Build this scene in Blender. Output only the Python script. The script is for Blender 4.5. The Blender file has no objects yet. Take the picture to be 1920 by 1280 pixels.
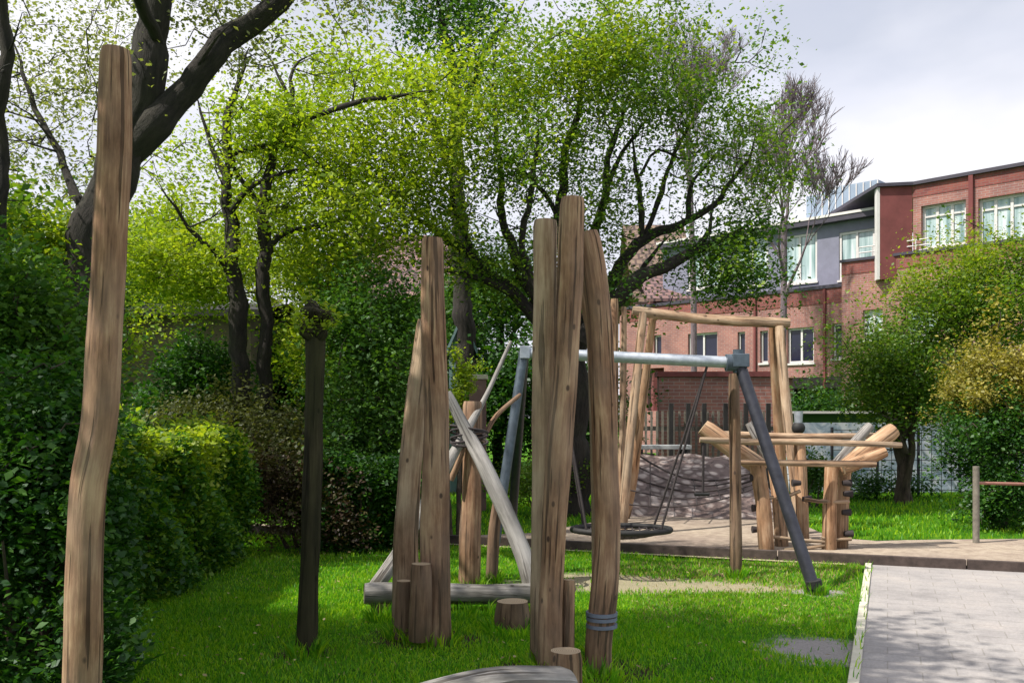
import bpy, math, random
import numpy as np
from mathutils import Vector, Matrix
PI = math.pi
rnd = random.Random(7)
rng = np.random.default_rng(7)
scene = bpy.context.scene
COL = scene.collection

# ------------------------------------------------------------------ camera
FPX, HX, HY, EYE = 1700.0, 960.0, 780.0, 1.6      # focal length in photo pixels, horizon, eye height
cam_d = bpy.data.cameras.new('camera')
cam_d.sensor_width = 36.0
cam_d.lens = FPX / 1920.0 * 36.0
cam_d.shift_y = 140.0 / 1920.0
cam_d.clip_start = 0.05
cam_d.clip_end = 2000
cam = bpy.data.objects.new('camera', cam_d)
COL.objects.link(cam)
cam.location = (0, 0, EYE)
cam.rotation_euler = (math.radians(90), 0, 0)
scene.camera = cam

# ------------------------------------------------------------------ sun and sky
SUN_EL = math.radians(55)
SUN_AZ = math.atan2(-0.90, -0.36)       # clockwise from +Y, so the sun stands to the left
sun_dir = Vector((math.sin(SUN_AZ) * math.cos(SUN_EL), math.cos(SUN_AZ) * math.cos(SUN_EL), math.sin(SUN_EL)))
sd = bpy.data.lights.new('sun', 'SUN')
sd.energy = 5.0
sd.angle = math.radians(0.6)
sd.color = (1.0, 0.93, 0.82)
so = bpy.data.objects.new('sun', sd)
COL.objects.link(so)
so.rotation_euler = sun_dir.to_track_quat('Z', 'Y').to_euler()
w = bpy.data.worlds.new('World')
scene.world = w
w.use_nodes = True
nt = w.node_tree
bg = nt.nodes['Background']
bg.inputs['Strength'].default_value = 0.085
sky = nt.nodes.new('ShaderNodeTexSky')
sky.sky_type = 'NISHITA'
sky.sun_disc = False
sky.sun_elevation = SUN_EL
sky.sun_rotation = SUN_AZ
tc = nt.nodes.new('ShaderNodeTexCoord')
mp = nt.nodes.new('ShaderNodeMapping')
mp.inputs['Scale'].default_value = (1.0, 1.0, 2.2)
mp.inputs['Location'].default_value = (3.1, 0.4, 0.2)
cn = nt.nodes.new('ShaderNodeTexNoise')
cn.inputs['Scale'].default_value = 2.3
cn.inputs['Detail'].default_value = 5
cn.inputs['Roughness'].default_value = 0.5
cr = nt.nodes.new('ShaderNodeValToRGB')
cr.color_ramp.elements[0].position = 0.33
cr.color_ramp.elements[0].color = (0.60, 0.60, 0.60, 1)
cr.color_ramp.elements[1].position = 0.55
cr.color_ramp.elements[1].color = (1, 1, 1, 1)
cn2 = nt.nodes.new('ShaderNodeTexNoise')
cn2.inputs['Scale'].default_value = 3.4
cn2.inputs['Detail'].default_value = 4
cc = nt.nodes.new('ShaderNodeValToRGB')
cc.color_ramp.elements[0].position = 0.36
cc.color_ramp.elements[0].color = (7.9, 8.0, 8.9, 1)
cc.color_ramp.elements[1].position = 0.66
cc.color_ramp.elements[1].color = (8.9, 8.85, 9.3, 1)
mx = nt.nodes.new('ShaderNodeMix')
mx.data_type = 'RGBA'
L = nt.links.new
L(tc.outputs['Generated'], mp.inputs['Vector'])
L(mp.outputs['Vector'], cn.inputs['Vector'])
L(mp.outputs['Vector'], cn2.inputs['Vector'])
L(cn.outputs['Fac'], cr.inputs['Fac'])
L(cn2.outputs['Fac'], cc.inputs['Fac'])
L(cr.outputs['Color'], mx.inputs['Factor'])
L(sky.outputs['Color'], mx.inputs['A'])
L(cc.outputs['Color'], mx.inputs['B'])
L(mx.outputs['Result'], bg.inputs['Color'])

scene.view_settings.view_transform = 'Standard'
scene.view_settings.look = 'None'
scene.view_settings.exposure = 0.5
scene.view_settings.gamma = 1.0
scene.render.engine = 'CYCLES'
scene.cycles.max_bounces = 6
scene.cycles.diffuse_bounces = 3
scene.cycles.transmission_bounces = 3
scene.cycles.use_denoising = True

# ------------------------------------------------------------------ materials
def mat(name):
    m = bpy.data.materials.new(name)
    m.use_nodes = True
    n = m.node_tree
    b = n.nodes['Principled BSDF']
    return m, n, b
def nd(n, t, **kw):
    x = n.nodes.new(t)
    for k, v in kw.items():
        if k in x.inputs: x.inputs[k].default_value = v
        else: setattr(x, k, v)
    return x
def ramp(n, stops):
    r = n.nodes.new('ShaderNodeValToRGB')
    e = r.color_ramp.elements
    while len(e) < len(stops): e.new(0.5)
    for i, (p, c) in enumerate(stops):
        e[i].position = p
        e[i].color = (*c, 1)
    return r
def mixc(n, a, b, fac, blend='MIX'):
    m = n.nodes.new('ShaderNodeMix')
    m.data_type = 'RGBA'
    m.blend_type = blend
    for s, v in (('A', a), ('B', b), ('Factor', fac)):
        if isinstance(v, bpy.types.NodeSocket): n.links.new(v, m.inputs[s])
        elif s == 'Factor': m.inputs[s].default_value = v
        else: m.inputs[s].default_value = (*v, 1)
    return m.outputs['Result']
def bump(n, b, h, strength, dist=0.01):
    bp = nd(n, 'ShaderNodeBump', Strength=strength, Distance=dist)
    n.links.new(h, bp.inputs['Height'])
    n.links.new(bp.outputs['Normal'], b.inputs['Normal'])

def wood(name, dark, mid, light, rough=0.8, green=0.0, grey=0.0, pale=(0.27, 0.20, 0.155)):
    """Debarked log: streaks along the grain, cracks, knots, stains. Reads the per-vertex grain coordinate 'lc'."""
    m, n, b = mat(name)
    at = nd(n, 'ShaderNodeAttribute', attribute_name='lc')
    def noise(sc, s, det=4, ro=0.6):
        mpn = nd(n, 'ShaderNodeMapping')
        mpn.inputs['Scale'].default_value = sc
        n.links.new(at.outputs['Vector'], mpn.inputs['Vector'])
        t = nd(n, 'ShaderNodeTexNoise', Scale=s, Detail=det, Roughness=ro)
        n.links.new(mpn.outputs['Vector'], t.inputs['Vector'])
        return t.outputs['Fac'], mpn
    g1, _ = noise((1, 1, 0.06), 38, 6, 0.7)
    g2, _ = noise((1, 1, 0.35), 7, 5)
    g3, mpk = noise((1, 1, 0.5), 3, 3)
    r = ramp(n, [(0.36, dark), (0.49, mid), (0.62, light)])
    add = nd(n, 'ShaderNodeMath', operation='ADD')
    mul = nd(n, 'ShaderNodeMath', operation='MULTIPLY')
    mul.inputs[1].default_value = 0.5
    n.links.new(g1, add.inputs[0]); n.links.new(g2, add.inputs[1])
    n.links.new(add.outputs[0], mul.inputs[0])
    n.links.new(mul.outputs[0], r.inputs['Fac'])
    # long dark drying cracks
    cr1, _ = noise((1, 1, 0.035), 34, 3, 0.5)
    rc = ramp(n, [(0.385, (0.10, 0.07, 0.055)), (0.42, (1, 1, 1))])
    n.links.new(cr1, rc.inputs['Fac'])
    c = mixc(n, r.outputs['Color'], rc.outputs['Color'], 0.8, 'MULTIPLY')
    # knots
    vo = nd(n, 'ShaderNodeTexVoronoi', Scale=5.5)
    mk = nd(n, 'ShaderNodeMapping')
    mk.inputs['Scale'].default_value = (1.3, 1.3, 0.75)
    n.links.new(at.outputs['Vector'], mk.inputs['Vector'])
    n.links.new(mk.outputs['Vector'], vo.inputs['Vector'])
    rk = ramp(n, [(0.06, (1, 1, 1)), (0.10, (0, 0, 0))])
    n.links.new(vo.outputs['Distance'], rk.inputs['Fac'])
    c = mixc(n, c, (dark[0] * .45, dark[1] * .4, dark[2] * .4), rk.outputs['Color'])
    # weathered patches
    rp = ramp(n, [(0.40, (0, 0, 0)), (0.66, (1, 1, 1))])
    n.links.new(g3, rp.inputs['Fac'])
    wp = nd(n, 'ShaderNodeMath', operation='MULTIPLY')
    wp.inputs[1].default_value = 0.45 + grey
    n.links.new(rp.outputs['Color'], wp.inputs[0])
    c = mixc(n, c, pale, wp.outputs[0])
    # algae and damp low down (a stain of the post, follows its height above ground)
    geo = nd(n, 'ShaderNodeNewGeometry')
    sp = nd(n, 'ShaderNodeSeparateXYZ')
    n.links.new(geo.outputs['Position'], sp.inputs[0])
    rr = ramp(n, [(0.0, (1, 1, 1)), (0.55, (0, 0, 0))])
    addz = nd(n, 'ShaderNodeMath', operation='MULTIPLY_ADD')
    addz.inputs[1].default_value = 0.9
    n.links.new(g2, addz.inputs[0]); 
    subz = nd(n, 'ShaderNodeMath', operation='SUBTRACT')
    n.links.new(sp.outputs['Z'], subz.inputs[0]); subz.inputs[1].default_value = 0.40
    n.links.new(subz.outputs[0], addz.inputs[2])
    n.links.new(addz.outputs[0], rr.inputs['Fac'])
    mg = nd(n, 'ShaderNodeMath', operation='MULTIPLY')
    mg.inputs[1].default_value = 0.55 + green
    n.links.new(rr.outputs['Color'], mg.inputs[0])
    c = mixc(n, c, (0.055, 0.05, 0.028), mg.outputs[0])
    n.links.new(c, b.inputs['Base Color'])
    b.inputs['Roughness'].default_value = rough
    b.inputs['Specular IOR Level'].default_value = 0.25
    hs = nd(n, 'ShaderNodeMath', operation='MULTIPLY_ADD'); hs.inputs[1].default_value = 0.6
    n.links.new(rc.outputs['Color'], hs.inputs[0]); n.links.new(mul.outputs[0], hs.inputs[2])
    bump(n, b, hs.outputs[0], 0.8, 0.02)
    return m
M = {}
M['log'] = wood('robinia_log', (0.09, 0.047, 0.030), (0.245, 0.138, 0.083), (0.45, 0.305, 0.19))
M['log_tan'] = wood('pale_robinia_log', (0.14, 0.08, 0.05), (0.31, 0.20, 0.128), (0.53, 0.39, 0.27), pale=(0.34, 0.29, 0.22))
M['log_dark'] = wood('dark_robinia_log', (0.055, 0.032, 0.022), (0.14, 0.08, 0.048), (0.25, 0.165, 0.10))
M['log_grey'] = wood('weathered_grey_log', (0.10, 0.095, 0.09), (0.22, 0.21, 0.20), (0.42, 0.40, 0.385), grey=0.2, pale=(0.33, 0.32, 0.31))
M['log_orange'] = wood('fresh_orange_log', (0.17, 0.085, 0.045), (0.37, 0.205, 0.115), (0.54, 0.38, 0.25), pale=(0.38, 0.29, 0.20))
M['log_mossy'] = wood('mossy_dark_trunk', (0.010, 0.009, 0.006), (0.024, 0.021, 0.012), (0.050, 0.045, 0.024), rough=0.95, pale=(0.035, 0.038, 0.014))

def endgrain(name, a, bcol):
    m, n, b = mat(name)
    at = nd(n, 'ShaderNodeAttribute', attribute_name='lc')
    wv = nd(n, 'ShaderNodeTexWave', wave_type='RINGS', rings_direction='Z', Scale=22, Distortion=2.5, Detail=2)
    n.links.new(at.outputs['Vector'], wv.inputs['Vector'])
    c = mixc(n, a, bcol, wv.outputs['Fac'])
    n.links.new(c, b.inputs['Base Color'])
    b.inputs['Roughness'].default_value = 0.85
    return m
M['end'] = endgrain('cut_log_end', (0.26, 0.19, 0.12), (0.42, 0.33, 0.22))
M['end_dark'] = endgrain('weathered_log_end', (0.12, 0.10, 0.08), (0.22, 0.19, 0.155))

def simple(name, col, rough=0.7, metal=0.0, var=0.25, scale=6.0, bmp=0.1):
    m, n, b = mat(name)
    geo = nd(n, 'ShaderNodeNewGeometry')
    t = nd(n, 'ShaderNodeTexNoise', Scale=scale, Detail=6, Roughness=0.65)
    n.links.new(geo.outputs['Position'], t.inputs['Vector'])
    r = ramp(n, [(0.3, tuple(x * (1 - var) for x in col)), (0.7, tuple(min(1, x * (1 + var)) for x in col))])
    n.links.new(t.outputs['Fac'], r.inputs['Fac'])
    n.links.new(r.outputs['Color'], b.inputs['Base Color'])
    b.inputs['Roughness'].default_value = rough
    b.inputs['Metallic'].default_value = metal
    bump(n, b, t.outputs['Fac'], bmp, 0.02)
    return m
M['galv'] = simple('galvanised_steel', (0.40, 0.44, 0.50), 0.45, 0.5, 0.2, 14)
M['blue_steel'] = simple('dark_blue_steel', (0.075, 0.10, 0.13), 0.5, 0.3, 0.3, 14)
M['leg_steel'] = simple('dark_painted_steel', (0.026, 0.028, 0.040), 0.45, 0.2, 0.4, 12)
M['rope'] = simple('dark_rope', (0.035, 0.028, 0.03), 0.95, 0, 0.3, 60)
M['black'] = simple('black_rubber', (0.012, 0.012, 0.013), 0.7, 0, 0.3, 20)
M['concrete'] = simple('pale_concrete', (0.50, 0.48, 0.39), 0.9, 0, 0.18, 9)
M['timber_edge'] = simple('dark_timber_edging', (0.055, 0.04, 0.035), 0.9, 0, 0.5, 9, 0.4)
M['white_frame'] = simple('white_window_frame', (0.62, 0.60, 0.60), 0.5, 0, 0.06)
M['dark_frame'] = simple('dark_metal_trim', (0.045, 0.04, 0.06), 0.5, 0, 0.2)
M['pale_metal'] = simple('pale_roof_metal', (0.25, 0.32, 0.42), 0.45, 0.1, 0.12, 1.2)
M['recess'] = simple('dark_red_render_and_shade', (0.16, 0.045, 0.045), 0.9, 0, 0.2, 2)
M['plaster'] = simple('tan_render', (0.125, 0.10, 0.07), 0.95, 0, 0.25, 3)
M['teal'] = simple('blue_grey_boards', (0.16, 0.25, 0.28), 0.8, 0, 0.2, 4)
M['lilac_wall'] = simple('lilac_grey_wall', (0.19, 0.195, 0.27), 0.7, 0, 0.15, 2)
M['panel'] = simple('grey_wall_panel', (0.34, 0.36, 0.37), 0.6, 0, 0.15, 2)
M['strap'] = simple('blue_grey_strap', (0.13, 0.155, 0.21), 0.6, 0, 0.2, 20)
M['glass_dark'] = simple('dark_window_glass', (0.018, 0.02, 0.04), 0.06, 0, 0.2, 1, 0)
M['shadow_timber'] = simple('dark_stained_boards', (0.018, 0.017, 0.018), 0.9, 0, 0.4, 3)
M['rail_red'] = simple('reddish_rail', (0.30, 0.14, 0.11), 0.8, 0, 0.2)
M['post_grey'] = simple('grey_timber_post', (0.17, 0.155, 0.13), 0.9, 0, 0.35, 12, 0.4)

def streaked_glass():
    m, n, b = mat('pale_streaked_window_glass')
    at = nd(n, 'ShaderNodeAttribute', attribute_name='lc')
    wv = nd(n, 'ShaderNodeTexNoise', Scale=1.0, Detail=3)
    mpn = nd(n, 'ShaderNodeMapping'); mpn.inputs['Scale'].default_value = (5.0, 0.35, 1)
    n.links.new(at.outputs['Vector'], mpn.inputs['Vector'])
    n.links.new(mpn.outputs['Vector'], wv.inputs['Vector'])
    r = ramp(n, [(0.35, (0.16, 0.27, 0.27)), (0.5, (0.38, 0.50, 0.52)), (0.62, (0.60, 0.68, 0.70))])  # pale upright streaks in the base colour
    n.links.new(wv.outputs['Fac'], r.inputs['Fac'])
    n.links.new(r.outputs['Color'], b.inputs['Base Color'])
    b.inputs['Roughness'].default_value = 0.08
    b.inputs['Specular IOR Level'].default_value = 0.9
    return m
M['glass'] = streaked_glass()

def brick(name, c1, c2, mortar, dirt=0.35, bw=0.25, bh=0.08, ms=0.008):
    m, n, b = mat(name)
    at = nd(n, 'ShaderNodeAttribute', attribute_name='lc')
    bt = nd(n, 'ShaderNodeTexBrick', Scale=1.0)
    bt.inputs['Color1'].default_value = (*c1, 1)
    bt.inputs['Color2'].default_value = (*c2, 1)
    bt.inputs['Mortar'].default_value = (*mortar, 1)
    bt.inputs['Brick Width'].default_value = bw
    bt.inputs['Row Height'].default_value = bh
    bt.inputs['Mortar Size'].default_value = ms
    n.links.new(at.outputs['Vector'], bt.inputs['Vector'])
    t = nd(n, 'ShaderNodeTexNoise', Scale=0.9, Detail=7, Roughness=0.7)
    n.links.new(at.outputs['Vector'], t.inputs['Vector'])
    r = ramp(n, [(0.35, (1 - dirt, 1 - dirt, 1 - dirt * .9)), (0.62, (1.08, 1.05, 1.02))])
    n.links.new(t.outputs['Fac'], r.inputs['Fac'])
    c = mixc(n, bt.outputs['Color'], r.outputs['Color'], 1.0, 'MULTIPLY')
    n.links.new(c, b.inputs['Base Color'])
    b.inputs['Roughness'].default_value = 0.9
    return m
M['brick'] = brick('pink_red_brick', (0.35, 0.155, 0.130), (0.28, 0.122, 0.110), (0.34, 0.27, 0.26))
M['brick_dark'] = brick('dark_red_brick', (0.26, 0.075, 0.06), (0.20, 0.055, 0.055), (0.2, 0.13, 0.12))
M['tile'] = brick('purple_clay_roof_tiles', (0.25, 0.15, 0.14), (0.19, 0.115, 0.12), (0.07, 0.045, 0.05), 0.4, 0.32, 0.42, 0.05)
M['tile_tan'] = brick('tan_clay_roof_tiles', (0.24, 0.17, 0.13), (0.18, 0.13, 0.10), (0.08, 0.055, 0.05), 0.4, 0.32, 0.42, 0.05)

def leaf(name, a, bcol, c, trans=0.5, rough=0.5):
    m, n, b = mat(name)
    n.nodes.remove(b)
    out = n.nodes['Material Output']
    geo = nd(n, 'ShaderNodeNewGeometry')
    t = nd(n, 'ShaderNodeTexNoise', Scale=1.1, Detail=3)
    n.links.new(geo.outputs['Position'], t.inputs['Vector'])
    ma = nd(n, 'ShaderNodeMath', operation='MULTIPLY_ADD')
    n.links.new(geo.outputs['Random Per Island'], ma.inputs[0]); ma.inputs[1].default_value = 0.55
    ms = nd(n, 'ShaderNodeMath', operation='MULTIPLY'); ms.inputs[1].default_value = 0.5
    n.links.new(t.outputs['Fac'], ms.inputs[0]); n.links.new(ms.outputs[0], ma.inputs[2])
    r = ramp(n, [(0.15, a), (0.5, bcol), (0.85, c)])
    n.links.new(ma.outputs[0], r.inputs['Fac'])
    d = nd(n, 'ShaderNodeBsdfDiffuse')
    g = nd(n, 'ShaderNodeBsdfGlossy', Roughness=rough)
    g.inputs['Color'].default_value = (0.8, 0.85, 0.9, 1)
    tr = nd(n, 'ShaderNodeBsdfTranslucent')
    tcx = mixc(n, r.outputs['Color'], (1.25, 1.25, 0.5), 1.0, 'MULTIPLY')
    n.links.new(r.outputs['Color'], d.inputs['Color'])
    n.links.new(tcx, tr.inputs['Color'])
    m1 = nd(n, 'ShaderNodeMixShader'); m1.inputs[0].default_value = trans
    m2 = nd(n, 'ShaderNodeMixShader'); m2.inputs[0].default_value = 0.025
    n.links.new(d.outputs[0], m1.inputs[1]); n.links.new(tr.outputs[0], m1.inputs[2])
    n.links.new(m1.outputs[0], m2.inputs[1]); n.links.new(g.outputs[0], m2.inputs[2])
    n.links.new(m2.outputs[0], out.inputs['Surface'])
    return m
M['lf_yellow'] = leaf('yellow_green_leaves', (0.13, 0.23, 0.015), (0.24, 0.35, 0.02), (0.40, 0.47, 0.04), 0.55)
M['lf_yellow2'] = leaf('fresh_green_leaves', (0.08, 0.16, 0.015), (0.18, 0.27, 0.02), (0.34, 0.40, 0.03), 0.55)
M['lf_green'] = leaf('spring_green_leaves', (0.035, 0.10, 0.016), (0.10, 0.20, 0.02), (0.23, 0.33, 0.03), 0.5)
M['lf_mid'] = leaf('mid_green_leaves', (0.025, 0.085, 0.015), (0.055, 0.14, 0.02), (0.11, 0.22, 0.025), 0.42)
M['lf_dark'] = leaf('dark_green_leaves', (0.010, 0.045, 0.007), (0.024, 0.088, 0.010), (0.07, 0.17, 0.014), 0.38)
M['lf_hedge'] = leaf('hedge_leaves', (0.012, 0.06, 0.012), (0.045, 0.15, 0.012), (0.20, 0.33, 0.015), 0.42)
M['lf_olive'] = leaf('olive_leaves', (0.05, 0.06, 0.02), (0.09, 0.11, 0.03), (0.16, 0.17, 0.05), 0.4)
M['lf_pale'] = leaf('pale_young_leaves', (0.11, 0.15, 0.05), (0.19, 0.23, 0.08), (0.30, 0.33, 0.14), 0.5)
M['lf_gold'] = leaf('golden_leaves', (0.13, 0.14, 0.03), (0.25, 0.225, 0.04), (0.43, 0.37, 0.08), 0.38)
M['lf_brown'] = leaf('brown_twiggy_leaves', (0.035, 0.018, 0.014), (0.07, 0.045, 0.022), (0.09, 0.10, 0.03), 0.2)
M['lf_grass'] = leaf('grass_blades', (0.045, 0.20, 0.008), (0.14, 0.40, 0.010), (0.42, 0.62, 0.025), 0.5)

def bark(name, a, bcol, moss=0.3):
    m, n, b = mat(name)
    at = nd(n, 'ShaderNodeAttribute', attribute_name='lc')
    mpn = nd(n, 'ShaderNodeMapping'); mpn.inputs['Scale'].default_value = (1, 1, 0.22)
    n.links.new(at.outputs['Vector'], mpn.inputs['Vector'])
    t = nd(n, 'ShaderNodeTexNoise', Scale=22, Detail=7, Roughness=0.7)
    n.links.new(mpn.outputs['Vector'], t.inputs['Vector'])
    r = ramp(n, [(0.34, a), (0.66, bcol)])
    n.links.new(t.outputs['Fac'], r.inputs['Fac'])
    t2 = nd(n, 'ShaderNodeTexNoise', Scale=2.2, Detail=5)
    n.links.new(at.outputs['Vector'], t2.inputs['Vector'])
    r2 = ramp(n, [(0.45, (0, 0, 0)), (0.65, (moss, moss, moss))])
    n.links.new(t2.outputs['Fac'], r2.inputs['Fac'])
    c = mixc(n, r.outputs['Color'], (0.06, 0.07, 0.02), r2.outputs['Color'])
    n.links.new(c, b.inputs['Base Color'])
    b.inputs['Roughness'].default_value = 0.95
    bump(n, b, t.outputs['Fac'], 1.0, 0.04)
    return m
M['bark'] = bark('dark_bark', (0.007, 0.006, 0.006), (0.036, 0.029, 0.026), 0.12)
M['bark_brown'] = bark('brown_bark', (0.02, 0.014, 0.012), (0.10, 0.072, 0.055), 0.35)
M['bark_pale'] = bark('grey_twig_bark', (0.10, 0.075, 0.085), (0.22, 0.18, 0.20), 0.0)

# ------------------------------------------------------------------ mesh building
class MB:
    def __init__(s):
        s.v, s.f, s.m, s.l, s.sm, s.n = [], [], [], [], [], 0
    def add(s, v, f, mi=0, lc=None, smooth=False):
        v = np.asarray(v, dtype=float).reshape(-1, 3)
        k = s.n
        s.v.append(v); s.n += len(v)
        s.l.append(np.asarray(lc, dtype=float).reshape(-1, 3) if lc is not None else v.copy())
        for q in f: s.f.append([a + k for a in q])
        s.m += [mi] * len(f); s.sm += [smooth] * len(f)
    def box(s, c, size, rz=0, mi=0, rot=None):
        x, y, z = [a / 2 for a in size]
        R = rot if rot is not None else Matrix.Rotation(rz, 3, 'Z')
        vs = []
        for sx, sy, sz in ((-1,-1,-1),(1,-1,-1),(1,1,-1),(-1,1,-1),(-1,-1,1),(1,-1,1),(1,1,1),(-1,1,1)):
            vs.append(R @ Vector((sx * x, sy * y, sz * z)) + Vector(c))
        s.add(vs, [(0,3,2,1),(4,5,6,7),(0,1,5,4),(1,2,6,5),(2,3,7,6),(3,0,4,7)], mi)
    def frame_box(s, p0, p1, width, height, mi=0):
        """box beam from p0 to p1"""
        p0, p1 = Vector(p0), Vector(p1)
        d = p1 - p0
        q = d.to_track_quat('Y', 'Z').to_matrix()
        s.box((p0 + p1) / 2, (width, d.length, height), rot=q, mi=mi)
    def tube(s, pts, rad, segs=8, wob=0.0, cap=True, mi=0, capmi=None, seed=None, ringstep=None, bevel=False):
        pts = [Vector(p) for p in pts]
        if not hasattr(rad, '__len__'): rad = [rad] * len(pts)
        rad = list(rad)
        if ringstep:
            pts, rad = smooth_path(pts, rad, ringstep)
        r_ = random.Random(seed if seed is not None else rnd.random())
        n = len(pts)
        ph = [r_.uniform(0, 6.28) for _ in range(6)]
        off = (r_.uniform(0, 50), r_.uniform(0, 50), r_.uniform(0, 50))
        vs, lc = [], []
        up = Vector((0, 0, 1))
        t0 = (pts[1] - pts[0]).normalized()
        side = t0.cross(Vector((0.13, 0.97, 0.2)))
        if side.length < 0.05: side = t0.cross(Vector((1, 0, 0)))
        side.normalize()
        dist = 0
        ra = sum(rad) / n
        for i, p in enumerate(pts):
            t = (pts[min(i + 1, n - 1)] - pts[max(i - 1, 0)])
            if t.length < 1e-9: t = t0.copy()
            t.normalize()
            side = (side - t * side.dot(t)).normalized()
            b = t.cross(side)
            if i: dist += (pts[i] - pts[i - 1]).length
            for k in range(segs):
                a = 2 * PI * k / segs
                r = rad[i]
                if wob:
                    r *= 1 + wob * (math.sin(2 * a + ph[0] + dist * 1.3) * .5 + math.sin(3 * a + ph[1] - dist * 2.1) * .4
                                    + math.sin(dist * 5.2 + ph[2]) * .45 + math.sin(dist * 11 + a + ph[3]) * .35
                                    + math.sin(5 * a + dist * 3 + ph[4]) * .2)
                if bevel and i in (0, n - 1): r *= 0.9
                vs.append(p + side * math.cos(a) * r + b * math.sin(a) * r)
                lc.append((math.cos(a) * ra + off[0], math.sin(a) * ra + off[1], dist + off[2]))
        fs = []
        for i in range(n - 1):
            for k in range(segs):
                k2 = (k + 1) % segs
                fs.append((i * segs + k, i * segs + k2, (i + 1) * segs + k2, (i + 1) * segs + k))
        s.add(vs, fs, mi, lc, True)
        if cap:
            cm = mi if capmi is None else capmi
            for i in (0, n - 1):
                ring = vs[i * segs:(i + 1) * segs]
                c = pts[i]
                l2 = [((math.cos(2 * PI * k / segs) * ra), math.sin(2 * PI * k / segs) * ra, 0) for k in range(segs)] + [(0.01, 0.0, 0)]
                fl = [(k, (k + 1) % segs, segs) if i else ((k + 1) % segs, k, segs) for k in range(segs)]
                s.add(list(ring) + [c], fl, cm, l2, False)
    def quad(s, a, b, c, d, mi=0, lc=None):
        s.add([a, b, c, d], [(0, 1, 2, 3)], mi, lc)

def smooth_path(pts, rad, step):
    n = len(pts)
    P, R = [], []
    for i in range(n - 1):
        p0, p1, p2, p3 = pts[max(i - 1, 0)], pts[i], pts[i + 1], pts[min(i + 2, n - 1)]
        k = max(1, int(round((p2 - p1).length / step)))
        for j in range(k):
            t = j / k
            P.append(0.5 * ((2 * p1) + (p2 - p0) * t + (2 * p0 - 5 * p1 + 4 * p2 - p3) * t * t + (3 * p1 - p0 - 3 * p2 + p3) * t ** 3))
            R.append(rad[i] + (rad[i + 1] - rad[i]) * t)
    P.append(pts[-1]); R.append(rad[-1])
    return P, R

def build(mb, name, mats, parent=None, origin=None, bevel=0):
    """links everything in mb as ONE mesh object; its vertices are stored relative to its origin"""
    if parent is not None: o0 = Vector(parent['org'])
    else: o0 = Vector(origin if origin is not None else (0, 0, 0))
    me = bpy.data.meshes.new(name)
    v = np.concatenate(mb.v) - np.array(o0)
    me.from_pydata(v.tolist(), [], mb.f)
    for m_ in mats: me.materials.append(M[m_])
    me.polygons.foreach_set('material_index', mb.m)
    me.polygons.foreach_set('use_smooth', mb.sm)
    a = me.attributes.new('lc', 'FLOAT_VECTOR', 'POINT')
    a.data.foreach_set('vector', np.ascontiguousarray(np.concatenate(mb.l).ravel(), dtype=np.float32))
    me.update()
    ob = bpy.data.objects.new(name, me)
    COL.objects.link(ob)
    if parent is not None:
        ob.parent = parent
    else:
        ob.location = o0
    ob['org'] = list(o0)
    if bevel:
        bm_ = ob.modifiers.new('edge', 'BEVEL'); bm_.width = bevel; bm_.segments = 2; bm_.limit_method = 'ANGLE'
    return ob
def tag(o, label=None, cat=None, group=None, kind=None):
    if label: o['label'] = label
    if cat: o['category'] = cat
    if group: o['group'] = group
    if kind: o['kind'] = kind
    return o
def thing(name, label, cat, loc, group=None):
    o = bpy.data.objects.new(name, None)
    COL.objects.link(o)
    o.location = loc
    o.empty_display_size = 0.2
    o['org'] = list(loc)
    return tag(o, label, cat, group)

def P(px, py, Y):
    return Vector(((px - HX) / FPX * Y, Y, EYE + (HY - py) / FPX * Y))
def G(px, py, z=0.0):
    Y = (EYE - z) * FPX / (py - HY)
    return Vector(((px - HX) / FPX * Y, Y, z))
def Yg(py): return EYE * FPX / (py - HY)
def rw(wpx, Y): return wpx / 2 / FPX * Y

# ------------------------------------------------------------------ leaves
DENS = 2.5
def leaves_arrays(centers, per, sigma, size, flat=0.75, rs=None, squash=1.0):
    r_ = rs or rng
    centers = np.asarray(centers, dtype=float)
    n = len(centers) * per
    c = np.repeat(centers, per, axis=0)
    d = r_.normal(size=(n, 3)) * sigma
    d[:, 2] *= squash
    c = c + d
    nrm = r_.normal(size=(n, 3)); nrm[:, 2] = np.abs(nrm[:, 2]) + flat
    nrm /= np.linalg.norm(nrm, axis=1)[:, None]
    t = r_.normal(size=(n, 3))
    t -= nrm * (t * nrm).sum(1)[:, None]
    t /= np.linalg.norm(t, axis=1)[:, None]
    b = np.cross(nrm, t)
    s = size * (0.45 + 1.2 * r_.uniform(0, 1, size=(n, 1)) ** 1.4)
    v = np.empty((n, 4, 3))
    v[:, 0] = c - t * s * 0.5
    v[:, 1] = c + b * s * 0.33 + nrm * s * 0.08
    v[:, 2] = c + t * s * 0.55
    v[:, 3] = c - b * s * 0.33 + nrm * s * 0.08
    return v
def leaf_object(arrs, name, m, parent=None, origin=(0, 0, 0)):
    v = np.concatenate(arrs)
    o0 = np.array(parent['org'] if parent is not None else origin)
    k = v.shape[1]
    n = len(v)
    me = bpy.data.meshes.new(name)
    me.vertices.add(n * k)
    me.vertices.foreach_set('co', np.ascontiguousarray((v.reshape(-1, 3) - o0).ravel(), dtype=np.float32))
    me.loops.add(n * k)
    me.loops.foreach_set('vertex_index', np.arange(n * k, dtype=np.int32))
    me.polygons.add(n)
    me.polygons.foreach_set('loop_start', np.arange(0, n * k, k, dtype=np.int32))
    me.update(calc_edges=True)
    me.validate()
    me.materials.append(M[m])
    ob = bpy.data.objects.new(name, me)
    COL.objects.link(ob)
    if parent is not None: ob.parent = parent
    else: ob.location = origin
    ob['org'] = [float(q) for q in o0]
    return ob

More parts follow.
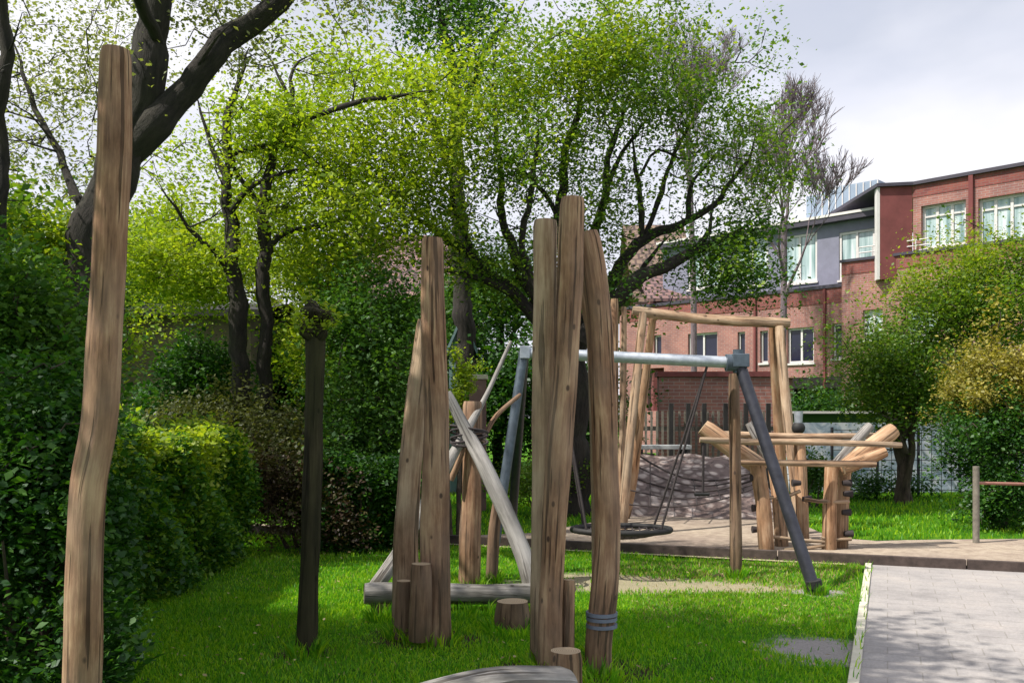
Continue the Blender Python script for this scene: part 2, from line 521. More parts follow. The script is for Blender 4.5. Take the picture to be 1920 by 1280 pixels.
def blob_centres(blobs, count, r_=None):
    """blobs: (px, py, Y, rx_px, ry_px, depth_m, weight); cluster centres spread through uneven ellipsoids"""
    r_ = r_ or rng
    wts = np.array([b[6] for b in blobs], dtype=float); wts /= wts.sum()
    out = []
    for b, k in zip(blobs, r_.multinomial(count, wts)):
        px, py, Y, rx, ry, dm, _ = b
        c = np.array(P(px, py, Y))
        if k == 0: continue
        kb = max(3, k // 5)
        d = r_.normal(size=(kb, 3)); d /= np.linalg.norm(d, axis=1)[:, None]
        rad = r_.uniform(0.1, 1.12, size=(kb, 1)) ** 0.5
        ext = np.array([rx * Y / FPX, dm, ry * Y / FPX])
        bough = d * rad * ext
        pick = r_.integers(0, kb, k)
        along = bough / (np.linalg.norm(bough, axis=1)[:, None] + 1e-6)       # each bough runs outward
        spread = min(0.42, float(np.mean(ext)) * 0.34)
        out.append(c + bough[pick] + along[pick] * r_.normal(size=(k, 1)) * spread * 1.1 + r_.normal(size=(k, 3)) * spread * np.array([.55, .55, .42]))
    return np.concatenate(out)

def twigs(mb, nodes, centres, r0=0.012, sag=0.0, segs=4, maxd=None):
    """grows a twig to each cluster centre from the nearest wood already there"""
    pts = [np.array(n) for n in nodes]
    arr = np.array(pts)
    order = np.argsort(np.min(np.linalg.norm(centres[:, None, :] - arr[None], axis=2), axis=1)) if len(centres) * len(arr) < 4e6 else range(len(centres))
    for i in order:
        c = centres[i]
        dd = np.linalg.norm(arr - c, axis=1) + np.maximum(0, arr[:, 2] - c[2]) * 0.6
        j = int(np.argmin(dd))
        a = arr[j]
        L_ = np.linalg.norm(c - a)
        if L_ < 0.06: continue
        if maxd and L_ > maxd: continue
        m1 = a + (c - a) * 0.35 + rng.normal(size=3) * L_ * 0.09 + np.array([0, 0, L_ * 0.06])
        m2 = a + (c - a) * 0.7 + rng.normal(size=3) * L_ * 0.09 + np.array([0, 0, L_ * 0.08])
        r = min(r0, 0.004 + 0.010 * L_)
        mb.tube([a, m1, m2, c], [r, r * .8, r * .6, r * .3], segs, cap=False)
        arr = np.vstack([arr, m1, m2, c])
    return arr

def limb_nodes(pts, rad, step=0.25):
    p, r = smooth_path([Vector(q) for q in pts], list(rad), step)
    return [tuple(x) for x in p]

def make_tree(name, label, cat, base, limbs, blobs, nclump, per, sigma, lsize, lm, barkm='bark', twig_r=0.012, group=None, bare=False, crown_name='crown', extra=None, flat=0.75):
    t = thing(name, label, cat, base, group)
    mb = MB()
    nodes = []
    lr = random.Random(int(base[0] * 100) + nclump)
    for pts, rad in limbs:
        rad = list(rad)
        # fine crooks, and an end that thins out to a twig
        sp_, sr_ = smooth_path([Vector(q) for q in pts], rad, 0.16)
        k_ = len(sp_); ph_ = [lr.uniform(0, 6.28) for _ in range(6)]
        rm = max(rad)
        for i in range(1, k_):
            a_ = min(1, i / 4) * min(.028, .012 + rm * .12)
            sp_[i] = sp_[i] + Vector((math.sin(i * .9 + ph_[0]) + .6 * math.sin(i * 2.3 + ph_[1]), math.sin(i * 1.1 + ph_[2]), .6 * math.sin(i * 1.3 + ph_[3]))) * a_
            sr_[i] *= 1 + (.09 if rm < .06 else .035) * math.sin(i * 1.7 + ph_[4])
        for i in range(max(1, k_ - 5), k_): sr_[i] *= max(.2, (k_ - i) / 6)
        mb.tube(sp_, sr_, 10, wob=0.10, cap=True)
        nodes += [tuple(x) for x in sp_[max(0, k_ // 5)::2]]
        if k_ > 8 and twig_r > .0095:
            for _ in range(int(k_ * .34)):
                i = lr.randrange(int(k_ * .35), k_)
                if sr_[i] > .09: continue
                d_ = Vector((lr.gauss(0, 1), lr.gauss(0, .8), lr.gauss(.5, .6))).normalized()
                ln_ = lr.uniform(.25, .75)
                q1 = sp_[i] + d_ * ln_ * .5; q2 = sp_[i] + d_ * ln_ + Vector((lr.gauss(0, .08), lr.gauss(0, .08), .08))
                r0_ = min(sr_[i] * .5, .014)
                mb.tube([sp_[i], q1, q2], [r0_, r0_ * .7, r0_ * .25], 5, cap=False)
                nodes += [tuple(q1), tuple(q2)]
                for _k in range(2):
                    e_ = q1 + (d_ + Vector((lr.gauss(0, .8), lr.gauss(0, .8), lr.gauss(0, .6)))).normalized() * ln_ * .5
                    mb.tube([q1, (q1 + e_) / 2 + Vector((0, 0, .02)), e_], [r0_ * .6, r0_ * .45, r0_ * .15], 4, cap=False)
    cs = blob_centres(blobs, nclump)
    cs = cs[cs[:, 2] > 0.1]
    twigs(mb, nodes, cs, twig_r)
    build(mb, 'trunk', [barkm], t)
    if not bare:
        arrs = [leaves_arrays(cs, int(per * DENS), sigma, lsize * 0.94, flat)]
        leaf_object(arrs, crown_name, lm, t)
    if extra:
        for bl, n2, per2, s2, l2, m2 in extra:
            c2 = blob_centres(bl, n2)
            leaf_object([leaves_arrays(c2, per2, s2, l2, flat)], 'crown', m2, t)
    return t

# ================================================================== GROUND
def ground_mat():
    m, n, b = mat('lawn_soil')
    geo = nd(n, 'ShaderNodeNewGeometry')
    t = nd(n, 'ShaderNodeTexNoise', Scale=1.3, Detail=8, Roughness=0.7)
    n.links.new(geo.outputs['Position'], t.inputs['Vector'])
    r = ramp(n, [(0.3, (0.03, 0.12, 0.008)), (0.5, (0.07, 0.21, 0.010)), (0.7, (0.15, 0.28, 0.016))])
    n.links.new(t.outputs['Fac'], r.inputs['Fac'])
    t2 = nd(n, 'ShaderNodeTexNoise', Scale=60, Detail=3, Roughness=0.7)
    n.links.new(geo.outputs['Position'], t2.inputs['Vector'])
    r2 = ramp(n, [(0.3, (0.45, 0.45, 0.45)), (0.7, (1.3, 1.3, 1.3))])
    n.links.new(t2.outputs['Fac'], r2.inputs['Fac'])
    c = mixc(n, r.outputs['Color'], r2.outputs['Color'], 1.0, 'MULTIPLY')
    tn = nd(n, 'ShaderNodeTexNoise', Scale=5.5, Detail=6, Roughness=0.7)
    n.links.new(geo.outputs['Position'], tn.inputs['Vector'])
    for (cx, cy, rx, ry, rot, kind) in PATCHES:
        mpn = nd(n, 'ShaderNodeMapping', vector_type='TEXTURE')
        mpn.inputs['Location'].default_value = (cx, cy, 0)
        mpn.inputs['Rotation'].default_value = (0, 0, rot)
        mpn.inputs['Scale'].default_value = (rx, ry, 10)
        n.links.new(geo.outputs['Position'], mpn.inputs['Vector'])
        ln = nd(n, 'ShaderNodeVectorMath', operation='LENGTH')
        n.links.new(mpn.outputs['Vector'], ln.inputs[0])
        ma = nd(n, 'ShaderNodeMath', operation='MULTIPLY_ADD'); ma.inputs[1].default_value = 1.5
        n.links.new(tn.outputs['Fac'], ma.inputs[0])
        n.links.new(ln.outputs['Value'], ma.inputs[2])
        rp = ramp(n, [(0.0, (1, 1, 1)), (1.0, (0, 0, 0))])
        mr = nd(n, 'ShaderNodeMapRange'); mr.inputs['From Min'].default_value = 1.45; mr.inputs['From Max'].default_value = 1.85
        n.links.new(ma.outputs[0], mr.inputs['Value']); n.links.new(mr.outputs['Result'], rp.inputs['Fac'])
        col = {'sand': ((0.26, 0.23, 0.14), (0.46, 0.42, 0.29)), 'dirt': ((0.22, 0.21, 0.21), (0.46, 0.43, 0.42)), 'soil': ((0.035, 0.026, 0.018), (0.085, 0.062, 0.042))}[kind]
        cc_ = mixc(n, col[0], col[1], t2.outputs['Fac'])
        c = mixc(n, c, cc_, rp.outputs['Color'])
    n.links.new(c, b.inputs['Base Color'])
    b.inputs['Roughness'].default_value = 1
    b.inputs['Specular IOR Level'].default_value = 0.1
    bump(n, b, t2.outputs['Fac'], 1.0, 0.03)
    return m
_g1, _g2 = G(1235, 1096), G(1530, 1216)
PATCHES = [(_g1.x, _g1.y, 1.55, .42, -.12, 'sand'), (_g2.x + .02, _g2.y, .42, .42, -.2, 'dirt'), (-.62, 6.55, .5, .35, 0, 'soil'), (.42, 5.75, .62, .4, 0, 'soil'),
           (-1.42, 6.2, .2, .2, 0, 'soil'), (2.8, 8.25, .25, .2, 0, 'dirt'), (-.3, 8.2, .9, .45, .2, 'soil'), (1.0, 9.0, .8, .3, -.2, 'sand'), (2.2, 9.15, .3, .2, 0, 'soil')]
M['lawn'] = ground_mat()
def sand_mat(name, a, bc, c, sc=8):
    m, n, b = mat(name)
    geo = nd(n, 'ShaderNodeNewGeometry')
    t = nd(n, 'ShaderNodeTexNoise', Scale=sc, Detail=9, Roughness=0.75)
    n.links.new(geo.outputs['Position'], t.inputs['Vector'])
    t2 = nd(n, 'ShaderNodeTexNoise', Scale=0.7, Detail=4)
    n.links.new(geo.outputs['Position'], t2.inputs['Vector'])
    r = ramp(n, [(0.32, a), (0.5, bc), (0.68, c)])
    n.links.new(t.outputs['Fac'], r.inputs['Fac'])
    r2 = ramp(n, [(0.35, (0.82, 0.8, 0.8)), (0.65, (1.05, 1.05, 1.0))])
    n.links.new(t2.outputs['Fac'], r2.inputs['Fac'])
    cx = mixc(n, r.outputs['Color'], r2.outputs['Color'], 1.0, 'MULTIPLY')
    n.links.new(cx, b.inputs['Base Color'])
    b.inputs['Roughness'].default_value = 1
    b.inputs['Specular IOR Level'].default_value = 0.1
    bump(n, b, t.outputs['Fac'], 0.8, 0.03)
    return m
M['sand'] = sand_mat('play_sand', (0.23, 0.185, 0.155), (0.33, 0.275, 0.23), (0.42, 0.36, 0.30))
M['dirt'] = sand_mat('worn_grey_dirt', (0.13, 0.125, 0.12), (0.20, 0.19, 0.18), (0.28, 0.26, 0.24), 14)
M['yellow_sand'] = sand_mat('worn_yellow_sand', (0.30, 0.27, 0.17), (0.42, 0.38, 0.25), (0.52, 0.48, 0.34), 14)
def paving():
    m, n, b = mat('pinkish_paving')
    tcn = nd(n, 'ShaderNodeTexCoord')
    mpn = nd(n, 'ShaderNodeMapping'); mpn.inputs['Rotation'].default_value = (0, 0, math.radians(22.5))
    n.links.new(tcn.outputs['Object'], mpn.inputs['Vector'])
    bt = nd(n, 'ShaderNodeTexBrick', Scale=1.0)
    bt.inputs['Color1'].default_value = (0.315, 0.30, 0.297, 1)
    bt.inputs['Color2'].default_value = (0.295, 0.28, 0.278, 1)
    bt.inputs['Mortar'].default_value = (0.235, 0.22, 0.21, 1)
    bt.inputs['Brick Width'].default_value = 0.40
    bt.inputs['Row Height'].default_value = 0.20
    bt.inputs['Mortar Size'].default_value = 0.005
    n.links.new(mpn.outputs['Vector'], bt.inputs['Vector'])
    t = nd(n, 'ShaderNodeTexNoise', Scale=1.4, Detail=8, Roughness=0.7)
    n.links.new(tcn.outputs['Object'], t.inputs['Vector'])
    r = ramp(n, [(0.33, (0.70, 0.70, 0.71)), (0.5, (0.98, .98, .98)), (0.68, (1.15, 1.12, 1.08))])
    n.links.new(t.outputs['Fac'], r.inputs['Fac'])
    t3 = nd(n, 'ShaderNodeTexNoise', Scale=45, Detail=4, Roughness=0.8)
    n.links.new(tcn.outputs['Object'], t3.inputs['Vector'])
    r3 = ramp(n, [(0.3, (0.82, 0.82, 0.82)), (0.7, (1.12, 1.12, 1.12))])
    n.links.new(t3.outputs['Fac'], r3.inputs['Fac'])
    c = mixc(n, bt.outputs['Color'], r.outputs['Color'], 1.0, 'MULTIPLY')
    c = mixc(n, c, r3.outputs['Color'], 1.0, 'MULTIPLY')
    n.links.new(c, b.inputs['Base Color'])
    b.inputs['Roughness'].default_value = 0.85
    bump(n, b, t3.outputs['Fac'], 0.25, 0.01)
    return m
M['paving'] = paving()
def rubble_mat():
    m, n, b = mat('pinkish_cobbles')
    geo = nd(n, 'ShaderNodeNewGeometry')
    v = nd(n, 'ShaderNodeTexVoronoi', Scale=6.5)
    mpn = nd(n, 'ShaderNodeMapping'); mpn.inputs['Scale'].default_value = (0.9, 0.62, 0.8)
    n.links.new(geo.outputs['Position'], mpn.inputs['Vector'])
    n.links.new(mpn.outputs['Vector'], v.inputs['Vector'])
    r = ramp(n, [(0.0, (0.22, 0.18, 0.17)), (1.0, (0.52, 0.44, 0.41))])
    sp = nd(n, 'ShaderNodeSeparateColor')
    n.links.new(v.outputs['Color'], sp.inputs[0])
    n.links.new(sp.outputs[0], r.inputs['Fac'])
    r2 = ramp(n, [(0.30, (1, 1, 1)), (0.52, (0.35, 0.3, 0.3))])
    n.links.new(v.outputs['Distance'], r2.inputs['Fac'])
    c = mixc(n, r.outputs['Color'], r2.outputs['Color'], 1.0, 'MULTIPLY')
    n.links.new(c, b.inputs['Base Color'])
    b.inputs['Roughness'].default_value = 0.95
    inv = nd(n, 'ShaderNodeMath', operation='SUBTRACT'); inv.inputs[0].default_value = 1
    n.links.new(v.outputs['Distance'], inv.inputs[1])
    bump(n, b, inv.outputs[0], 0.8, 0.05)
    return m
M['cobbles'] = rubble_mat()

mb = MB()
N = 60
xs = np.concatenate([[-600, -200, -60], np.linspace(-20, 25, N), [60, 200, 600]])
ys = np.concatenate([[-60, -20], np.linspace(-2, 45, N), [90, 250, 900]])
vv = [(x, y, -0.012 + (0.010 * math.sin(x * 2.1 + y) * math.sin(y * 1.7) if abs(x) < 20 and y < 45 else 0)) for y in ys for x in xs]
W_ = len(xs)
mb.add(vv, [(j * W_ + i, j * W_ + i + 1, (j + 1) * W_ + i + 1, (j + 1) * W_ + i) for j in range(len(ys) - 1) for i in range(W_ - 1)], smooth=True)
tag(build(mb, 'ground', ['lawn']), kind='structure')

def sheet(name, poly, z, m):
    mb = MB(); mb.add([(x, y, z) for x, y in poly], [list(range(len(poly)))])
    return tag(build(mb, name, [m]), kind='structure')
KA, KB = Vector((-4.2, 12.64, 0)), Vector((7.2, 8.62, 0))      # line of the timber edging
kd = (KB - KA).normalized(); kn = Vector((-kd.y, kd.x, 0))     # kn points away from the camera
def irregular(cx, cy, rx, ry, n=26, amp=0.14, seed=1, rot=0):
    r_ = random.Random(seed); ph = [r_.uniform(0, 6.28) for _ in range(4)]
    o = []
    for i in range(n):
        a = 2 * PI * i / n
        k = 1 + amp * (math.sin(2 * a + ph[0]) + .7 * math.sin(3 * a + ph[1]) + .6 * math.sin(5 * a + ph[2]) + .4 * math.sin(8 * a + ph[3]))
        x, y = rx * k * math.cos(a), ry * k * math.sin(a)
        o.append((cx + x * math.cos(rot) - y * math.sin(rot), cy + x * math.sin(rot) + y * math.cos(rot)))
    return o
# play area: sand beyond the edging, up to the lawn
pa = KA + kn * .03; pb = KB + kn * .03
far = [(p.x, p.y) for p in (G(1960, 1014), G(1750, 1016), G(1640, 1018), G(1560, 1012), G(1500, 985), G(1430, 962), G(1250, 962), G(1180, 968), G(1100, 985), G(1000, 1003), G(880, 1008), G(820, 1012))]
SAND = [(pa.x, pa.y), (pb.x, pb.y), (8.0, 11.4)] + far + [(-4.0, 13.4)]
sheet('sand', SAND, 0.034, 'sand')
# paved path
pl = [G(1632, 1070), G(1604, 1290)]
dl = (pl[0] - pl[1]).normalized()
qa = pl[0]; qb = pl[1] - dl * 6
k0 = KA + kd * ((qa - KA).dot(kd)); k1 = KA + kd * 13.5
PATH = [(qb.x, qb.y), (qb.x + 9, qb.y - 3.4), (k1.x, k1.y), (k0.x, k0.y)]
sheet('path', PATH, 0.004, 'paving')
mb = MB(); mb.frame_box(qb + Vector((0, 0, 0.0)), k0 - dl * .05, 0.065, 0.05)
tag(build(mb, 'kerb', ['concrete'], origin=(0, 0, 0), bevel=0.006), kind='structure')
# timber edging and pale strip before it
mb = MB()
k = 0.0
while k < 11.8:
    l_ = 1.9
    a = KA + kd * k; b_ = KA + kd * (k + l_ - 0.012)
    mb.frame_box(a + Vector((0, 0, 0.035)), b_ + Vector((0, 0, 0.035)), 0.07, 0.14)
    k += l_
tag(build(mb, 'timber_edging', ['timber_edge'], origin=tuple(KA), bevel=0.006), 'long dark timber board edging the sand along the paving and lawn', 'edging')
st = [KA - kn * .04 + kd * 3.2, KA - kn * .04 + kd * 8.3, KA - kn * .13 + kd * 8.3, KA - kn * .13 + kd * 3.2]
sheet('strip', [(p.x, p.y) for p in st], 0.004, 'yellow_sand')

# cobbled mound behind the play area
mb = MB()
n1, n2 = 30, 14
vv = []
for j in range(n2):
    for i in range(n1):
        u = i / (n1 - 1); v = j / (n2 - 1)
        x = 1.55 + u * 3.1 + v * 0.35; y = 14.0 + v * 3.4 + 0.2 * math.sin(u * 7)
        z = 0.036 + 0.82 * (v ** 0.9) * min(1, 8 * u + .1) * min(1, 5 * (1 - u) + .05) + 0.035 * math.sin(u * 23) * math.sin(v * 17)
        vv.append((x, y, max(z, -0.02)))
mb.add(vv, [(j * n1 + i, j * n1 + i + 1, (j + 1) * n1 + i + 1, (j + 1) * n1 + i) for j in range(n2 - 1) for i in range(n1 - 1)], smooth=True)
# back and sides drop to the ground
back = [vv[(n2 - 1) * n1 + i] for i in range(n1)]
bb = back + [(x, y + 1.0, -0.05) for x, y, z in back]
mb.add(bb, [(i, i + 1, n1 + i + 1, n1 + i) for i in range(n1 - 1)])
tag(build(mb, 'cobbled_mound', ['cobbles'], origin=(3.1, 15.5, 0)), 'low cobbled mound of pinkish stone behind the sand', 'mound')

# ================================================================== GRASS
def inside(poly, x, y):
    c = np.zeros(len(x), bool)
    n = len(poly)
    for i in range(n):
        x1, y1 = poly[i]; x2, y2 = poly[(i + 1) % n]
        cond = ((y1 > y) != (y2 > y)) & (x < (x2 - x1) * (y - y1) / (y2 - y1 + 1e-12) + x1)
        c ^= cond
    return c
def blades(n, xr, yr, h, wd, excl, zone=None, seed=3, clump=None):
    r_ = np.random.default_rng(seed)
    x = r_.uniform(*xr, n); y = r_.uniform(yr[0], yr[1], n)
    keep = (np.abs(x) < y * 0.60 + 0.3)
    for e in excl: keep &= ~inside(e, x, y)
    if zone is not None: keep &= inside(zone, x, y)
    # thinner where the turf is worn
    f = np.sin(x * 1.9 + 1) * np.sin(y * 1.3) + np.sin(x * 5 + y * 3) * .4
    keep &= r_.uniform(size=n) < 0.75 + 0.3 * f
    for (cx, cy, rx, ry, rot, kind) in PATCHES:
        ux, uy = (x - cx) * math.cos(rot) + (y - cy) * math.sin(rot), -(x - cx) * math.sin(rot) + (y - cy) * math.cos(rot)
        d_ = np.sqrt((ux / rx) ** 2 + (uy / ry) ** 2) + .22 * np.sin(x * 13 + cx) * np.sin(y * 17)
        keep &= r_.uniform(size=n) < np.clip((d_ - .5) / .5, .03 if kind != 'soil' else .25, 1)
    x, y = x[keep], y[keep]
    n = len(x)
    hh = h * r_.uniform(0.5, 1.35, n) * (1 + 0.25 * np.sin(x * 4.1) * np.sin(y * 3.3 + 1))
    a = r_.uniform(0, 2 * PI, n)
    lean = r_.uniform(0.1, 0.8, n) * hh
    la = r_.uniform(0, 2 * PI, n)
    base = np.stack([x, y, np.full(n, -0.012)], 1)
    dx = np.stack([np.cos(a), np.sin(a), np.zeros(n)], 1) * (wd / 2)
    tip = base + np.stack([np.cos(la) * lean, np.sin(la) * lean, hh], 1)
    mid = base + np.stack([np.cos(la) * lean * .35, np.sin(la) * lean * .35, hh * .6], 1)
    return np.stack([base - dx, base + dx, mid + dx * .8, tip, mid - dx * .8], 1)
DIRTZ = irregular(G(1535, 1218).x, G(1535, 1218).y, 0.29, 0.26, seed=9, rot=-.2)
YSZ = irregular(G(1230, 1095).x, G(1230, 1095).y, 1.05, 0.24, seed=4, rot=-.15)
front = [(-5, 4.0), (k0.x - 0, 4.0), (k0.x, k0.y - .08), (KA.x, KA.y - .08), (-5, 12.9)]
PATHX = [(p[0] - .085 if i in (0, 3) else p[0], p[1]) for i, p in enumerate(PATH)]
ex = [PATHX]
arr1 = blades(230000, (-4.5, 4), (4.2, 8.2), 0.034, 0.007, ex, front, 3)
arr2 = blades(70000, (-5, 4), (8.2, 12.6), 0.036, 0.010, ex, front, 4)
arr3 = blades(60000, (-6, 13), (11.5, 22), 0.06, 0.018, [SAND, [(1.4, 13.9), (4.7, 13.9), (5.1, 17.6), (1.9, 17.6)]], None, 5)
def tufts(spots, seed=8):
    r_ = np.random.default_rng(seed); out = []
    for (cx, cy, rad, k) in spots:
        a = r_.uniform(0, 2 * PI, k); d_ = rad * r_.uniform(.85, 1.5, k)
        x, y = cx + np.cos(a) * d_, cy + np.sin(a) * d_
        hh = r_.uniform(.05, .14, k); th = r_.uniform(0, 2 * PI, k); la = a + r_.normal(size=k) * .9
        base = np.stack([x, y, np.full(k, -.012)], 1)
        dx = np.stack([np.cos(th), np.sin(th), np.zeros(k)], 1) * .0045
        le = hh * r_.uniform(.1, .8, k)
        tip = base + np.stack([np.cos(la) * le, np.sin(la) * le, hh], 1)
        mid = base + np.stack([np.cos(la) * le * .35, np.sin(la) * le * .35, hh * .6], 1)
        out.append(np.stack([base - dx, base + dx, mid + dx * .8, tip, mid - dx * .8], 1))
    return np.concatenate(out)
_f = [(816, 1204, .12), (760, 1190, .11), (787, 1200, .09), (755, 1196, .07), (1010, 1258, .07), (1030, 1272, .08), (1122, 1275, .10), (1118, 1238, .03), (1064, 1270, .05), (1061, 1318, .11),
      (961, 1186, .14), (574, 1226, .08), (700, 1106, .07), (880, 1104, .11), (922, 1088, .07), (1002, 1122, .09), (1531, 1112, .07), (1380, 1082, .07), (716, 1160, .09)]
arr4 = tufts([(G(a, b).x, G(a, b).y, r_, 170) for a, b, r_ in _f] + [(xx_, yy_, .10, 60) for xx_, yy_ in [(-.6 + .17 * i, 7.28 + .02 * i) for i in range(5)]]
             + [(qb.x - .03 + (k0.x - qb.x) * t_ , qb.y + (k0.y - qb.y) * t_, .04, 2) for t_ in np.linspace(.55, .99, 60)])
M['lf_straw'] = leaf('dry_blades', (0.16, 0.12, 0.05), (0.34, 0.28, 0.12), (0.48, 0.42, 0.22), 0.3)
arr5 = np.concatenate([blades(9000, (-4.5, 4), (4.2, 12), 0.026, 0.008, ex, front, 31), blades(12000, (1, 4), (7.0, 10), 0.03, 0.008, ex, front, 32)])
tag(leaf_object([arr5], 'dry_grass', 'lf_straw'), 'dry straw coloured blades strewn through the lawn', 'grass', kind='stuff')
_r = np.random.default_rng(44)
_c = np.stack([_r.uniform(-2.6, 3.4, 700), _r.uniform(4.6, 11, 700), _r.uniform(.015, .035, 700)], 1)
_k = ~inside(PATHX, _c[:, 0], _c[:, 1])
tag(leaf_object([leaves_arrays(_c[_k], 1, .002, .028, flat=3, rs=_r)], 'fallen_leaves', 'lf_straw'), 'small fallen leaves and bud scales scattered over the lawn', 'leaves', kind='stuff')
grass_o = leaf_object([np.concatenate([arr1, arr2, arr3, arr4])], 'grass', 'lf_grass')
tag(grass_o, 'short bright green mown grass on the lawns', 'grass', kind='stuff')

# ================================================================== LOGS AND PLAY EQUIPMENT
def log_pts(pl, Y0):
    """pl: (px, py, width_px[, Y])"""
    pts, rad = [], []
    for q in pl:
        Y = q[3] if len(q) > 3 else Y0
        pts.append(P(q[0], q[1], Y)); rad.append(rw(q[2], Y))
    return pts, rad
def log_mesh(mb, pl, Y0, seed, wob=0.06, segs=22, step=0.07, capmi=1):
    pts, rad = log_pts(pl, Y0)
    # rounded rim at both ends
    d0 = (pts[1] - pts[0]).normalized(); d1 = (pts[-1] - pts[-2]).normalized()
    mb.tube(pts, rad, segs, wob=wob, cap=True, capmi=capmi, seed=seed, ringstep=step, bevel=True)
    return pts, rad
def log_thing(name, label, cat, pl, Y0, m, seed, group=None, end='end', wob=0.06):
    mb = MB()
    pts, rad = log_mesh(mb, pl, Y0, seed, wob)
    base = min(pts, key=lambda p: p.z).copy()
    o = build(mb, name, [m, end], origin=(base.x, base.y, 0))
    return tag(o, label, cat, group)
GP = 'tall debarked climbing posts on the lawn'
log_thing('climbing_post', 'tall bent wooden post at the far left, closest and tallest of all', 'post',
          [(216, 93, 54), (214, 250, 58), (207, 430, 62), (197, 640, 63), (186, 800, 64), (164, 930, 68), (157, 1100, 68), (153, 1290, 69), (150, 1425, 72)], 4.25, 'log', 11, GP)
Yb = 6.62
log_thing('climbing_post', 'dark brown post with a flat top, in front of the pale leaning one', 'post',
          [(811, 447, 41), (812, 620, 46), (818, 800, 50), (816, 1000, 56), (817, 1130, 60), (816, 1204, 64)], 6.45, 'log', 12, GP)
log_thing('climbing_post', 'pale tan post leaning behind the dark brown one', 'post',
          [(798, 600, 30), (784, 720, 38), (771, 850, 42), (762, 1000, 46), (760, 1190, 52)], 6.85, 'log_tan', 13, GP)
log_thing('short_stake', 'short dark stake strapped to the front of the brown post pair', 'stake',
          [(790, 1056, 40), (789, 1120, 42), (787, 1200, 44)], 6.30, 'log_dark', 14, 'short support stakes beside the climbing posts')
log_thing('short_stake', 'squat dark stake at the foot of the pale leaning post', 'stake',
          [(757, 1088, 30), (756, 1150, 32), (755, 1196, 34)], 6.50, 'log_dark', 15, 'short support stakes beside the climbing posts')
log_thing('climbing_post', 'straight pale post with a bleached top, left of the tallest middle post', 'post',
          [(1022, 413, 44), (1021, 600, 44), (1018, 800, 42), (1015, 1000, 38), (1012, 1160, 36), (1010, 1258, 38)], 5.85, 'log_tan', 16, GP)
log_thing('climbing_post', 'tallest post of the middle group, flat topped, between two others', 'post',
          [(1074, 371, 46), (1069, 520, 50), (1060, 700, 48), (1047, 860, 50), (1039, 1000, 46), (1033, 1130, 44), (1030, 1272, 46)], 5.62, 'log', 17, GP)
cp = thing('climbing_post', 'curved reddish post banded near its foot, leaning on the tallest middle post', 'post', tuple(G(1125, 1262)), GP)
mb = MB(); log_mesh(mb, [(1100, 436, 42), (1113, 500, 46), (1124, 600, 47), (1131, 760, 46), (1136, 900, 48), (1139, 1020, 50), (1131, 1130, 52), (1124, 1200, 52), (1122, 1275, 54)], 5.78, 18)
build(mb, 'shaft', ['log', 'end'], cp)
mb = MB(); p = P(1128, 1158, 5.78)
for dz, rr_ in ((0, 0.099), (0.03, 0.101), (-0.045, 0.100)):
    mb.tube([p + Vector((0, 0, dz - .011)), p + Vector((0, 0, dz + .011))], rr_, 26, mi=0)
build(mb, 'strap', ['strap'], cp)
log_thing('thin_pole', 'thin pale pole wedged between the two leaning middle posts', 'pole',
          [(1088, 512, 9), (1098, 590, 12), (1106, 640, 12), (1112, 800, 14, 6.0), (1116, 1010, 14, 6.1), (1118, 1238, 15, 6.1)], 5.98, 'log_tan', 19)
log_thing('short_stake', 'slim brown stake beside the foot of the tallest middle post', 'stake',
          [(1067, 1086, 24), (1065, 1160, 25), (1064, 1270, 27)], 5.65, 'log', 20, 'short support stakes beside the climbing posts')
log_thing('stump', 'sawn stump with a pale cut top at the end of the grey log', 'stump',
          [(1061, 1219, 62), (1061, 1260, 63), (1061, 1318, 66)], 5.12, 'log', 21)
log_thing('fallen_log', 'thick weathered grey log lying on the grass in the foreground', 'log',
          [(1066, 1296, 92, 4.75), (960, 1300, 98, 4.62), (860, 1315, 104, 4.5), (745, 1352, 110, 4.35), (600, 1420, 118, 4.15)], 4.6, 'log_grey', 22, end='end_dark', wob=0.05)
# log balance beam
bt_ = thing('balance_beam', 'low grey balance beam lying behind the brown post pair', 'balance beam', tuple(G(850, 1140)))
mb = MB(); log_mesh(mb, [(683, 1112, 44, 7.35), (800, 1112, 40, 7.45), (900, 1113, 38, 7.5), (1004, 1112, 36, 7.55)], 7.45, 23, segs=18)
build(mb, 'beam', ['log_grey', 'end_dark'], bt_)
mb = MB(); log_mesh(mb, [(716, 1118, 40, 7.42), (716, 1160, 42, 7.42)], 7.4, 24)
build(mb, 'support', ['log_dark', 'end_dark'], bt_)
log_thing('stump', 'dark squat stump in front of the low grey beam', 'stump', [(961, 1126, 64), (961, 1150, 66), (961, 1186, 68)], 6.9, 'log_dark', 25, end='end')
# crossed poles climbing structure
cx_ = thing('crossed_pole_frame', 'frame of crossed grey poles tied to a brown post', 'climbing frame', tuple(G(880, 1098)))
mb = MB(); log_mesh(mb, [(886, 752, 36, 8.6), (885, 900, 38, 8.6), (882, 1010, 40, 8.6), (880, 1104, 42, 8.6)], 8.6, 26)
build(mb, 'post', ['log', 'end'], cx_)
mb = MB(); log_mesh(mb, [(958, 640, 7, 8.9), (912, 740, 9, 8.7), (872, 812, 18, 8.35), (800, 940, 24, 8.05), (745, 1040, 26, 7.85), (700, 1106, 28, 7.75)], 8.4, 27)
build(mb, 'pole', ['log_grey', 'end'], cx_)
mb = MB(); log_mesh(mb, [(838, 735, 16, 8.2), (878, 815, 26, 8.2), (912, 880, 28, 8.1), (955, 975, 32, 8.0), (985, 1050, 34, 7.9), (1002, 1122, 34, 7.8)], 8.1, 28)
build(mb, 'pole', ['log_grey', 'end'], cx_)
